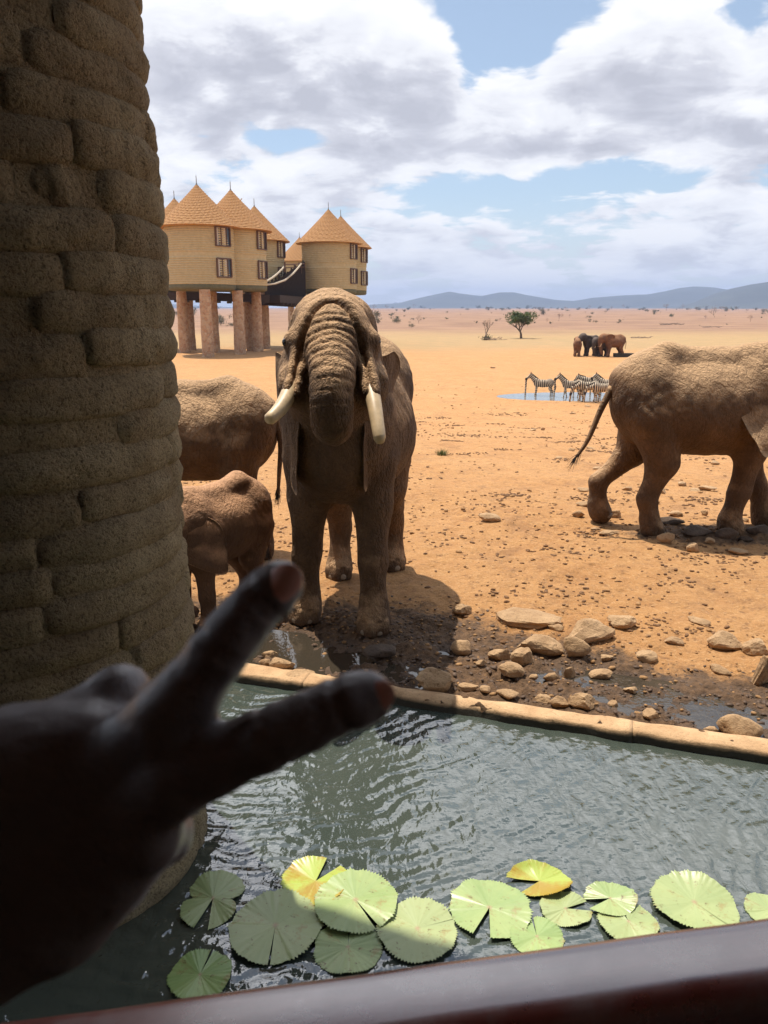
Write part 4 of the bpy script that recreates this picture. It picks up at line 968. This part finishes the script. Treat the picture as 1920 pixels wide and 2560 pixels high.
# ------------------------------------------------------------ elephants
EAR = [(0,.20),(.14,.27),(.34,.33),(.55,.30),(.74,.18),(.85,-.02),(.86,-.24),(.77,-.46),(.66,-.66),(.54,-.84),(.44,-.98),(.36,-1.03),(.28,-.97),(.19,-.80),(.10,-.60),(.03,-.44),(-.02,-.25),(-.02,0)]
def catmull(P_, n, closed=True):
    P_ = np.array(P_, float); N = len(P_); out = []
    for i in range(N if closed else N - 1):
        p = [P_[(i + k) % N] if closed else P_[min(max(i + k, 0), N - 1)] for k in (-1, 0, 1, 2)]
        for k in range(n):
            t = k / n; out.append(.5 * (2 * p[1] + (p[2] - p[0]) * t + (2*p[0] - 5*p[1] + 4*p[2] - p[3]) * t*t + (3*p[1] - p[0] - 3*p[2] + p[3]) * t**3))
    if not closed: out.append(P_[-1])
    return np.array(out)
def ear_mesh(s, side, theta, droop=0.0, n=4, seed=0, rings=10, curl=-.42, sc=1.0):
    o = catmull(EAR, n) * s * sc; c = np.array([.30, -.22]) * s * sc; m = len(o)
    A = Vector((-math.cos(theta), side * math.sin(theta), 0)); B = Vector((0, side * math.sin(droop), math.cos(droop))); Nn = A.cross(B).normalized() * side
    V = []; rim_i = []
    for face in (1, -1):
        for j in range(rings + 1):
            f = j / rings
            for i in range(m):
                a, b = c + (o[i] - c) * f; ua, ub = a / (s * sc), b / (s * sc)
                rip = .022 * math.sin(ub * 7 + ua * 5 + seed) * min(1, max(ua, 0) * 2) + .035 * math.sin(ua * 9 - ub * 2.5 + seed) * max(ua, 0) ** 1 + .018 * vnoise(np.array([[ua * 6, ub * 6, seed]]), 90)[0]
                cv = curl * (max(ua, 0) ** 2) * 1.2 - .05 * max(0, -ub - .3) * 1.0
                th = (.016 * (1 - f ** 3) + .004) * face
                p = A * a + B * b + Nn * (s * (rip + cv + th)); V.append(tuple(p))
    F = []
    k = (rings + 1) * m
    for q in (0, 1):
        for j in range(rings):
            for i in range(m):
                i2 = (i + 1) % m; f = (q*k + j*m + i, q*k + j*m + i2, q*k + (j+1)*m + i2, q*k + (j+1)*m + i); F.append(f if q else f[::-1])
    for i in range(m):
        i2 = (i + 1) % m; F.append((rings*m + i, rings*m + i2, k + rings*m + i2, k + rings*m + i))
    return V, F
def elephant(name, label, loc, heading, s, feet, h, skin='skin', pitch=0.0, yaw=0.0, neckup=0.0, trunk=None, tusks=None, ear=(R(25), R(25)), group=None,
             tail=None, k=None, headx=.95, detail=True, fat=1.0, rings=10, nails=True, lift=None, trunk_r=None, headscale=1.0, pivz=2.08, backz=0.0, cat='elephant', earsc=1.0, split=False):
    root = empty(name, loc, heading, label=label, cat=cat, group=group)
    k = k or 26 / s; pr = []
    def e(c, r, Mx=None): pr.append(('e', tuple(np.array(c) * s), tuple(np.array(r) * s)) + ((Mx,) if Mx is not None else ()))
    def c(a, b, ra, rb): pr.append(('c', tuple(np.array(a) * s), tuple(np.array(b) * s), ra * s, rb * s))
    f = fat
    e((0, 0, 1.68), (1.00, .56 * f, .62)); e((-.72, 0, 1.80), (.50, .46 * f, .60)); e((.66, 0, 1.78), (.48, .44 * f, .66)); e((-.12, 0, 1.60), (.75, .54 * f, .50))
    c((-1.02, 0, 2.02), (-.55, 0, 2.28 + backz), .20, .20); c((-.55, 0, 2.28 + backz), (.10, 0, 2.20), .20, .22); c((.10, 0, 2.20), (.72, 0, 2.30), .22, .20)
    if lift: e((-.52, .05, 1.93 + lift), (.62, .50, .55)); e((.15, .03, 1.90 + lift * .6), (.62, .48, .50))
    piv = np.array((headx, 0, pivz + neckup))
    c((.62, 0, 1.92), tuple(piv + np.array([.22, 0, .12])), .46, .36 * headscale); c((.66, 0, 1.5), tuple(piv + np.array([.10, 0, -.06])), .28, .20)
    # legs
    for key, (fx, fy, fz, *bend) in feet.items():
        sd = 1 if fy > 0 else -1; bd = bend[0] if bend else 0
        if key[0] == 'f':
            hip = (.62, sd * .25, 1.50); el_ = (.60 + (fx - .62) * .25, sd * .27 + (fy - sd * .27) * .3, 1.15)
            kn = (el_[0] + (fx - el_[0]) * .52 + bd, el_[1] + (fy - el_[1]) * .55, fz + .60); an = (fx - .02, fy, fz + .22)
            c(hip, el_, .26, .19); c(el_, kn, .175, .122); c(kn, an, .122, .112); c(an, (fx + .02, fy, fz + .09), .112, .140); c((fx + .02, fy, fz + .09), (fx + .06, fy, fz + .03), .140, .138)
        else:
            hip = (-.72, sd * .24, 1.55); kn = (-.60 + (fx + .75) * .45, sd * .26 + (fy - sd * .26) * .4, .98 + fz * .5)
            hk = (-.84 + (fx + .78) * .85 - (bd if bd else 0), fy * .98, .50 + fz * .9); an = (fx - .02, fy, fz + .21)
            c(hip, kn, .32, .20); c(kn, hk, .185, .112); c(hk, an, .112, .104); c(an, (fx + .02, fy, fz + .09), .104, .130); c((fx + .02, fy, fz + .09), (fx + .05, fy, fz + .03), .130, .128)
    if feet: c((-.35, 0, 1.50), (.3, 0, 1.48), .38 * f, .37 * f)
    # udder between the front legs, adults
    if h < .03 and s > .95: c((.42, .12, 1.18), (.46, .14, 1.06), .11, .05); c((.42, -.12, 1.18), (.46, -.14, 1.06), .11, .05)
    # head
    Hr = Matrix.Rotation(yaw, 3, 'Z') @ Matrix.Rotation(-pitch, 3, 'Y')
    hp = lambda p: tuple(piv + np.array(Hr @ (Vector(p[:3]) * headscale)))
    Hm = [list(r) for r in Hr]; hs = headscale
    e(hp((.36, 0, .34)), (.35 * hs, .33 * hs, .33 * hs), Hm); e(hp((.56, 0, .26)), (.25 * hs, .29 * hs, .28 * hs), Hm)
    for sd in (1, -1):
        e(hp((.47, sd * .29, -.03)), (.17 * hs, .11 * hs, .15 * hs), Hm); e(hp((.60, sd * .27, .24)), (.10 * hs, .065 * hs, .08 * hs), Hm)
        e(hp((.30, sd * .22, .10)), (.26 * hs, .15 * hs, .28 * hs), Hm)
        c(hp((.60, sd * (.22 if split else .15), .22)), hp((.82, sd * (.262 if split else .215), -.14)), (.070 if split else .115) * hs, (.068 if split else .085) * hs)
    c(hp((.30, 0, -.08)), hp((.66, 0, -.26)), .19 * hs, .11 * hs)
    tk = trunk or [(.62, .28, .25), (.84, -.02, .19), (.97, -.40, .145), (1.00, -.95, .110), (.97, -1.45, .082), (1.06, -1.80, .060)]
    tpts = [np.array(hp((p[0], p[3] if len(p) > 3 else 0, p[1]))) for p in tk]; trr = [p[2] * hs for p in tk]
    dn_ = catmull([tuple(p) + (r,) for p, r in zip(tpts, trr)], 3, False)
    for a, b in zip(dn_[:-1], dn_[1:]): c(a[:3], b[:3], a[3], b[3])
    # tail
    tl = tail or [(-1.18, 0, 1.95), (-1.30, 0, 1.65), (-1.30, 0, 1.2), (-1.27, 0, .85)]
    tc = catmull(tl, 4, False); tr_ = np.linspace(.052, .020, len(tc))
    V, F = sdf_mesh(pr, h, k, zcut=0.0)
    if detail:
        N = vnormals(V, F); U = V / s
        d = .010 * fbm(U * 4, 3, 3) + .0045 * fbm(U * np.array([11, 11, 5]), 3, 5)
        # loose skin folds over flank and rump
        q = U + .12 * np.stack([fbm(U * 2.1, 2, 6), fbm(U * 2.1 + 9, 2, 7), fbm(U * 2.1 + 4, 2, 8)], -1)
        fold = np.sin((q[:, 0] * .75 - np.abs(q[:, 2] - 1.7) * .55 + q[:, 1] * .3) * 46); d += .0028 * fold * sstep(fbm(U * 1.3, 2, 12), -.3, .5)
        # trunk rings
        best = np.full(len(V), 9.); sp_ = np.zeros(len(V)); acc_ = 0.0
        for a, b in zip(dn_[:-1], dn_[1:]):
            A_, B_ = a[:3] * s, b[:3] * s; ba = B_ - A_; L = np.linalg.norm(ba); t = np.clip(((V - A_) @ ba) / (L * L), 0, 1); dd = np.linalg.norm(V - A_ - t[:, None] * ba, axis=1) - (a[3] + t * (b[3] - a[3])) * s
            u = dd < best; best = np.where(u, dd, best); sp_ = np.where(u, acc_ + t * L, sp_); acc_ += L
        tw = 1 - sstep(best / s, .0, .06); lx = (V - (piv * s)) @ np.array(Hr)   # head-local
        front = sstep(lx[:, 0] / s, .55, .75)
        ringp = sp_ / s * 2 * math.pi / .062 + 1.3 * fbm(U * 5, 2, 15) + 14 * (lx[:, 1] / s) ** 2
        hgt = lx[:, 2] / s; inb = (1 - sstep(np.abs(lx[:, 1]) / s / hs, .15, .21)) * (1 - sstep(hgt, .44, .48))
        d += np.clip(tw + .8 * inb * (hgt > .1), 0, 1) * np.where(hgt > .1, inb, 1) * np.clip(front + .6 * (sp_ / s > .5), 0, 1) * .0075 * (np.abs(np.sin(ringp / 2)) ** .6 * 2 - 1)
        # arched brow fold over the trunk root
        hx, hy, hz_ = lx[:, 0] / s / hs, lx[:, 1] / s / hs, lx[:, 2] / s / hs
        arch = hz_ - (.50 - 5 * hy ** 2 - 70 * hy ** 4); arch = arch / np.sqrt(1 + (10 * hy + 280 * hy ** 3) ** 2); onf = (hx > .35) & (hz_ > -.16) & (np.abs(hy) < .33)
        d += onf * (-.038 * np.exp(-(arch / .013) ** 2) + .016 * np.exp(-((arch - .035) / .022) ** 2))
        # eye hollows and temple hollow
        for sd in (1, -1):
            r_ = np.sqrt((hx - .50) ** 2 + (hy - sd * .30) ** 2 + (hz_ - .40) ** 2); d -= .035 * np.exp(-(r_ / .09) ** 2)
            r_ = np.sqrt((hx - .68) ** 2 + (hy - sd * .31) ** 2 + (hz_ - .12) ** 2); d -= .020 * np.exp(-(r_ / .06) ** 2)
        # toes
        for key, (fx, fy, fz, *_b) in feet.items():
            a = np.arctan2(U[:, 1] - fy, U[:, 0] - fx); r_ = np.hypot(U[:, 1] - fy, U[:, 0] - fx)
            d += .008 * np.cos(a * 7) * (r_ < .28) * (U[:, 2] - fz < .14) * (np.abs(a) < 1.6)
        V = V + N * (d * s)[:, None]; V[:, 2] = np.maximum(V[:, 2], 0)
    body = mobj('body', V, F, M[skin], root)
    b = MB(); b.tube([tuple(p * s) for p in tc], list(tr_ * s), 8); tb = b.build('tail', M[skin], root, True)
    if detail:
        b = MB(); e0 = Vector(tc[-1] * s); e1 = (Vector(tc[-1]) - Vector(tc[-3])).normalized()
        for i in range(46):
            q = e0 - e1 * rnd.uniform(0, .16) * s; dv = (e1 + Vector((rnd.uniform(-.35, .35), rnd.uniform(-.35, .35), rnd.uniform(-.35, .2)))).normalized() * rnd.uniform(.10, .22) * s
            b.tube([q, q + dv * .6, q + dv + Vector((0, 0, -.02))], [.0035 * s, .003 * s, .001 * s], 4)
        b.build('tail_hair', M['hair'], tb)
    for i, sd in enumerate((1, -1)):
        if ear[i] is None: continue
        th = ear[i]; dr = R(6)
        if isinstance(th, tuple): th, dr = th
        V, F = ear_mesh(s * hs, sd, th, dr, 4 if detail else 2, sd + s * 7, rings if detail else 4, sc=earsc)
        ev = [tuple(Vector(hp((.20, sd * .29, .03))) * s + Hr @ Vector(v)) for v in V]
        mobj('ear', ev, F, M[skin], root)
    tusks = tusks if tusks is not None else {1: [(.80, .21, -.14), (.95, .25, -.36), (1.12, .26, -.48)], -1: [(.80, -.21, -.14), (.95, -.25, -.36), (1.12, -.26, -.48)]}
    for sd, tp in tusks.items():
        q = catmull([hp(p) for p in tp], 5, False) * s; n = len(q); b = MB()
        rr_ = [(.050 - .016 * (i / (n - 1)) - (.010 if i == n - 1 else 0)) * s * hs * (tp[0][3] if len(tp[0]) > 3 else 1) for i in range(n)]
        b.tube([tuple(p) for p in q], rr_, 12); b.build('tusk', M['ivory'], root, True)
    for sd in (1, -1):
        q = Vector(hp((.650, sd * .308, .235))) * s; bm = bmesh.new(); bmesh.ops.create_icosphere(bm, subdivisions=2 if detail else 1, radius=.030 * s * hs)
        me = bpy.data.meshes.new('eye'); bm.to_mesh(me); bm.free(); me.materials.append(M['eye']); o = link('eye', me, root); o.location = q
    if nails and detail:
        for key, (fx, fy, fz, *_b) in feet.items():
            for a in (-1.05, -.52, 0, .52, 1.05):
                bm = bmesh.new(); bmesh.ops.create_icosphere(bm, subdivisions=2, radius=1); me = bpy.data.meshes.new('toenail')
                for v in bm.verts: v.co = Vector((v.co.x * .014, v.co.y * .040, v.co.z * .034)) * s
                for f_ in bm.faces: f_.smooth = True
                bm.to_mesh(me); bm.free(); me.materials.append(M['nail']); o = link('toenail', me, root)
                rr_ = (.133 if split else .148) + (0 if key[0] == 'f' else -.010); o.location = Vector((fx + .045 + rr_ * math.cos(a), fy + rr_ * math.sin(a), fz + .045)) * s; o.rotation_euler = (0, -.25, a)
    return root
def local(root_loc, heading, s, wx, wy, wz=0.0):
    dx, dy = wx - root_loc[0], wy - root_loc[1]; c_, s_ = math.cos(-heading), math.sin(-heading)
    return ((dx * c_ - dy * s_) / s, (dx * s_ + dy * c_) / s, wz / s)
# the big one facing the camera
ML = (-.33, 7.62, 0.0); MH = math.atan2(-1.45, -.16); MS = 1.04
ff = {}
for key, (wx, wy) in {'fr': (-.76, 6.98), 'fl': (-.10, 6.70), 'hr': (-.50, 8.20), 'hl': (.10, 8.50)}.items():
    x, y, z = local(ML, MH, MS, wx, wy); ff[key] = (x - .04, y, 0.0)
elephant('elephant', 'big tusked elephant facing the camera with its trunk curled into its mouth', ML, MH, MS, ff, .0155, k=40, pitch=R(14), yaw=R(9), neckup=.05, split=True,
    trunk=[(.57, .36, .160), (.765, .12, .138), (.90, -.08, .120), (.92, -.24, .108), (.84, -.36, .10), (.68, -.32, .085)],
    tusks={1: [(.76, .262, -.08, 1.15), (.92, .285, -.26), (1.04, .31, -.48)], -1: [(.76, -.262, -.08, 1.15), (.94, -.32, -.24), (1.04, -.40, -.34)]},
    lift=.08, ear=((R(40), R(12)), (R(36), R(6))), group=None, headx=.88, fat=1.10, earsc=.82, headscale=1.07)
# calf in front of the left adult
BL = (-1.58, 7.08, -.01); BH = math.atan2(-.80, -.55)
elephant('elephant', 'small reddish elephant calf beside the big one, head lowered behind the column', BL, BH, .545,
    {'fr': (.66, -.22, 0), 'fl': (.50, .24, 0), 'hr': (-.82, -.22, 0), 'hl': (-.66, .24, 0)}, .014, skin='skin_red', pitch=R(-38), yaw=R(-24), neckup=-.38, earsc=.78, ear=((R(30), R(-16)), (R(30), R(-16))), headscale=1.06, headx=.86,
    tusks={}, backz=.06, trunk=[(.62, .28, .25), (.82, -.02, .19), (.88, -.34, .14), (.80, -.75, .10), (.66, -1.1, .075)])
# adult behind, head hidden by the column
LL = (-2.30, 9.25, -.02)
elephant('elephant', 'dark brown elephant seen from its rump side behind the calf, head hidden by the column', LL, R(176), .86,
    {'fr': (.66, -.30, 0), 'fl': (.80, .30, 0), 'hr': (-.62, -.28, 0), 'hl': (-1.02, .28, 0)}, .021, ear=(R(30), R(30)), fat=1.08, tail=[(-1.18, 0, 1.95), (-1.26, .05, 1.6), (-1.24, .12, 1.2), (-1.22, .15, .9)])
# adult walking out of the picture on the right
RL = (4.16, 10.15, -.02)
elephant('elephant', 'brown elephant walking out of the right edge, one hind foot lifted, tail swinging', RL, R(-3), 1.0,
    {'fr': (.40, -.26, 0), 'fl': (1.05, .28, 0), 'hr': (-.62, -.27, 0), 'hl': (-1.20, .27, .10, .03)}, .022, earsc=1.0, ear=((R(12), R(-20)), (R(24), R(-24))), fat=1.08, headx=.95, pitch=R(-16), neckup=-.06,
    tail=[(-1.20, -.02, 1.92), (-1.34, -.06, 1.62), (-1.48, -.10, 1.25), (-1.62, -.12, 1.02)], tusks={1: [(.80, .21, -.14), (.95, .25, -.36), (1.12, .26, -.48)]})
# the drinking group far away
std = {'fr': (.66, -.28, 0), 'fl': (.80, .28, 0), 'hr': (-.66, -.27, 0), 'hl': (-.82, .27, 0)}
drink = [(.62, .28, .25), (.84, -.02, .19), (.97, -.40, .145), (1.05, -.85, .110), (1.12, -1.25, .082), (1.1, -1.5, .060)]
for (px, py, hd, s, lb, sk, pt) in [(1246, 770, 78, .86, 'small far elephant seen from behind, leftmost of the drinking group', 'skin_far', -10), (1276, 769, 205, .98, 'dark wet elephant facing left in the middle of the far group', 'skin_grey', 5), (1297, 770, 222, .86, 'dark wet elephant mostly hidden between its neighbours in the far group', 'skin_grey', -16), (1326, 771, 186, 1.05, 'large reddish far elephant with pale tusks, rightmost of the drinking group', 'skin_far', -22)]:
    x, y, z = gp(px, py); g_ = elephant('elephant', lb, (x, y, gz(x, y)), R(hd), s, std, .06, skin=sk, pitch=R(pt), detail=False, trunk=drink, ear=(R(35), R(30)), k=14,
        tusks={1: [(.80, .21, -.14), (.98, .25, -.42), (1.2, .26, -.55)], -1: [(.80, -.21, -.14), (.98, -.25, -.42), (1.2, -.26, -.55)]})
# low trough slab and logs by them
x, y, z = gp(1348, 771); b = MB(); b.box((0, 0, .2), (2.4, .9, .45)); o = b.build('stone_trough', M['wall'], None, label='low reddish trough slab behind the far drinking elephants', cat='trough'); o.location = (x, y, gz(x, y))

# ------------------------------------------------------------ zebras
def b_zebra(T):
    s = at(T, 'stripe'); n = T.noise(oc(T), 6, 3, .6)
    return P(T, T.mix(T.ramp(s, [(.42, 0.), (.58, 1.)]), T.mix(n, (.50, .38, .25), (.62, .50, .36)), (.030, .020, .014)), .8)
M['zebra'] = mat('zebra_coat', b_zebra)
def zebra(px, py, hd, lb, neck=(.92, 1.52), head=(1.22, 1.28), s=.93, st=0):
    x, y, z = gp(px, py); root = empty('zebra', (x, y, gz(x, y)), R(hd), label=lb, cat='zebra', group='zebras at the waterhole')
    q = random.Random(int(px)); pr = []
    e = lambda c, r: pr.append(('e', tuple(np.array(c) * s), tuple(np.array(r) * s))); c = lambda a, b, ra, rb: pr.append(('c', tuple(np.array(a) * s), tuple(np.array(b) * s), ra * s, rb * s))
    e((0, 0, .98), (.60, .25, .28)); e((-.48, 0, 1.05), (.30, .24, .28)); e((.42, 0, 1.02), (.26, .21, .29))
    nk = (neck[0], 0, neck[1]); hd_ = (head[0], 0, head[1])
    c((.48, 0, 1.08), nk, .21, .12); c(nk, hd_, .125, .065); c(hd_, (hd_[0] + .03, 0, hd_[1] - .04), .068, .06)
    for sd in (1, -1):
        a = q.uniform(-.14, .14)
        c((.45, sd * .13, .85), (.45 + a * .4, sd * .13, .48), .11, .055); c((.45 + a * .4, sd * .13, .48), (.45 + a, sd * .13, .10), .05, .035); c((.45 + a, sd * .13, .10), (.48 + a, sd * .13, .03), .04, .05)
        a = q.uniform(-.16, .16)
        c((-.55, sd * .13, .92), (-.50 + a * .4, sd * .14, .62), .17, .085); c((-.50 + a * .4, sd * .14, .62), (-.62 + a * .8, sd * .14, .42), .075, .048); c((-.62 + a * .8, sd * .14, .42), (-.58 + a, sd * .14, .08), .045, .034); c((-.58 + a, sd * .14, .08), (-.55 + a, sd * .14, .03), .04, .05)
    V, F = sdf_mesh(pr, .032, 34, 0.0); U = V / s
    ph = np.where(U[:, 2] < .62, U[:, 2] * 2.1 * 6.28 * 3.2, (U[:, 0] - np.clip(-(U[:, 0] + .1), 0, 1) * (U[:, 2] - .9) * 1.9) * 6.28 * 7.2 + (U[:, 2] - 1) * 3 * (U[:, 0] > .2))
    nkd = np.array([nk[0] - .48, nk[2] - 1.08]); along = ((U[:, 0] - .48) * nkd[0] + (U[:, 2] - 1.08) * nkd[1]) / np.hypot(*nkd)
    ph = np.where((along > .15) & (U[:, 0] > .5), along * 6.28 * 8, ph)
    o = mobj('body', V, F, M['zebra'], root); stp = .5 + .5 * np.sin(ph + .6 * fbm(U * 4, 2, 3)); stp = np.where(U[:, 2] < .72, np.minimum(stp, .56), stp)
    stp = np.where((np.linalg.norm(U[:, [0, 2]] - np.array([hd_[0], hd_[2]]), axis=1) < .10), 1, stp)
    attr(o, 'stripe', stp)
    b = MB(); d = Vector(nk) - Vector((.48, 0, 1.08)); up = Vector((-d.z, 0, d.x)).normalized()
    for i in range(14):
        p = Vector((.48, 0, 1.08)) + d * (.1 + .95 * i / 13) + up * (.21 - .09 * i / 13); b.box(p * s, (.05 * s, .035 * s, .13 * s), Matrix.Rotation(-math.atan2(d.z, d.x) , 3, 'Y'))
    b.build('mane', M['hair'], root)
    for sd in (1, -1):
        p = Vector(nk) + Vector((0, sd * .07, .09)); b = MB(); b.tube([p * s, (p + Vector((-.02, sd * .03, .10))) * s, (p + Vector((-.03, sd * .04, .18))) * s], [.03 * s, .04 * s, .008 * s], 6); b.build('ear', M['frame'], root, True)
    b = MB(); b.tube([(-.75 * s, 0, 1.2 * s), (-.88 * s, 0, .95 * s), (-.90 * s, 0, .72 * s), (-.88 * s, 0, .48 * s)], [.03 * s, .025 * s, .045 * s, .01 * s], 6); b.build('tail', M['hair'], root, True)
zebra(1172, 858, 165, 'zebra standing alone at the left in the shallow waterhole')
zebra(1234, 861, 176, 'zebra standing with raised head, second from the left at the waterhole', neck=(.90, 1.56), head=(1.20, 1.36))
zebra(1275, 853, 172, 'zebra partly hidden at the back of the waterhole herd', neck=(.95, 1.3), head=(1.2, 1.0))
zebra(1268, 868, 186, 'nearest zebra drinking with its head down to the water', neck=(.98, .88), head=(1.12, .50), s=.97)
zebra(1312, 858, 160, 'zebra behind the herd with its head beside the walking elephant', neck=(.90, 1.50), head=(1.2, 1.3))
zebra(1300, 870, 176, 'zebra standing in the water in front of the herd, rump against the elephant', neck=(.98, .95), head=(1.15, .6))

# ------------------------------------------------------------ the hand
Mc = Matrix.Rotation(R(90) - PITCH, 3, 'X')
def hp_(px, py, d): return Vector((0, 0, CAMZ)) + Mc @ Vector(((px * 1.15727 - 960) / FPX * d, -(py * 1.15727 - 1280) / FPX * d, -d))
HD = .275; U_ = 1.15727 / FPX * HD
hr = empty('person', tuple(hp_(150, 1750, HD)), label='dark silhouetted hand held out low at the left making a V sign', cat='person'); HO = hr.location.copy()
pr = []
def hc(*pts):
    for a, b in zip(pts[:-1], pts[1:]): pr.append(('c', tuple(hp_(a[0], a[1], HD + a[3]) - HO), tuple(hp_(b[0], b[1], HD + b[3]) - HO), a[2] * U_, b[2] * U_))
# index, middle (straight, spread)
hc((215, 1668, 80, .010), (352, 1556, 66, .000), (410, 1492, 57, -.002), (470, 1412, 52, -.003), (516, 1352, 46, -.002), (562, 1300, 44, .000), (600, 1266, 40, .002), (609, 1258, 37, .002))
hc((200, 1780, 88, .012), (372, 1688, 70, .000), (470, 1644, 60, -.003), (580, 1596, 56, -.005), (660, 1560, 50, -.005), (738, 1522, 47, -.003), (790, 1506, 44, .000), (801, 1502, 39, .000))
# ring and little folded away into the palm
hc((160, 1830, 90, .014), (310, 1800, 72, .006), (355, 1800, 58, .030), (300, 1800, 52, .048), (230, 1780, 48, .045))
hc((110, 1880, 88, .016), (220, 1900, 66, .010), (265, 1900, 52, .030), (215, 1890, 46, .046), (160, 1860, 42, .044))
# back of hand, wrist, forearm
hc((-260, 1790, 190, .020), (-60, 1740, 165, .016), (90, 1690, 135, .014)); hc((-420, 2120, 230, .030), (-120, 2020, 200, .026), (110, 1940, 150, .022), (250, 1845, 100, .012)); hc((-80, 1850, 160, .02), (120, 1830, 120, .016)); hc((40, 1640, 125, .014), (190, 1610, 92, .012))
hc((-900, 2150, 300, .0), (-500, 1930, 240, .010), (-200, 1810, 200, .020))
# thumb folded across behind, its joint standing up
hc((60, 1660, 110, .02), (170, 1560, 62, .026), (252, 1500, 52, .030), (268, 1492, 48, .034), (300, 1560, 44, .048), (330, 1640, 40, .056), (335, 1670, 34, .056))
V, F = sdf_mesh(pr, .0017, 330)
N = vnormals(V, F); d = .00035 * fbm(V * 180, 3, 5) - .00022 * (1 - np.clip(np.abs(fbm(V * np.array([420, 420, 700]), 2, 9)) * 5, 0, 1))
def bumpat(px, py, dd, r, a):
    global d
    c = np.array(hp_(px, py, HD + dd) - HO); d = d + a * np.exp(-(np.linalg.norm(V - c, axis=1) / r) ** 2)
bumpat(352, 1545, -.010, .010, .0016); bumpat(378, 1680, -.011, .010, .0018); bumpat(470, 1410, -.010, .008, .0011); bumpat(585, 1592, -.012, .008, .0012)
for (px, py, ax) in ((562, 1300, (47, -42)), (568, 1292, (47, -42)), (553, 1311, (47, -42)), (738, 1522, (60, -22)), (728, 1527, (60, -22)), (470, 1412, (50, -60)), (480, 1400, (50, -60)), (580, 1596, (60, -28)), (592, 1591, (60, -28))):
    c = np.array(hp_(px, py, HD - .01) - HO); c2_ = np.array(hp_(px + ax[0], py + ax[1], HD - .01) - HO); t = (c2_ - c) / np.linalg.norm(c2_ - c); al = (V - c) @ t; rr_ = np.linalg.norm(V - c, axis=1)
    d = d - .0010 * np.exp(-(al / .0009) ** 2) * (rr_ < .014)
V = V + N * d[:, None]
def b_hand(T):
    v = oc(T); n = T.noise(v, 60, 5, .6)
    c = T.mix(n, (.13, .115, .118), (.22, .198, .198))
    return P(T, c, .36, T.m('ADD', n, vor(T, v, 900)), .35, .0006, Specular_IOR_Level=.5, Subsurface_Weight=.0)
M['hand'] = mat('dark_skin', b_hand); M['fnail'] = mat('fingernail', lambda T: P(T, T.mix(T.noise(oc(T), 150, 3, .5), (.80, .40, .33), (.92, .62, .55)), .30, Specular_IOR_Level=.6))
mobj('hand', V, F, M['hand'], hr)
for (px, py, dx, dy, wd_, ln) in ((614, 1258, .66, -.75, 36, 46), (808, 1500, .92, -.39, 35, 46)):
    n_ = 17; c = hp_(px, py, HD) - HO; ex = (Mc @ Vector((dx, -dy, 0))).normalized(); ez = -(Mc @ Vector((0, 0, -1))).normalized(); ey = ez.cross(ex)
    V = []; F = []
    for i in range(n_):
        for j in range(n_):
            u, v = -1 + 2 * i / (n_ - 1), -1 + 2 * j / (n_ - 1)
            uu, vv = u * math.sqrt(1 - v * v / 2), v * math.sqrt(1 - u * u / 2); r2 = uu * uu + vv * vv
            hz_ = 42 * U_ * math.sqrt(max(0, 1 - (vv * wd_ / 42) ** 2 * .98 - (max(uu, 0) * .55) ** 2)) + .0012
            V.append(c + ex * uu * ln * U_ + ey * vv * wd_ * U_ + ez * hz_)
    for i in range(n_ - 1):
        for j in range(n_ - 1): k = i * n_ + j; F.append((k, k + n_, k + n_ + 1, k + 1))
    m0 = len(V); V += [v - ez * .0022 for v in V]; F += [tuple(q + m0 for q in f[::-1]) for f in F]
    mobj('fingernail', V, F, M['fnail'], hr)
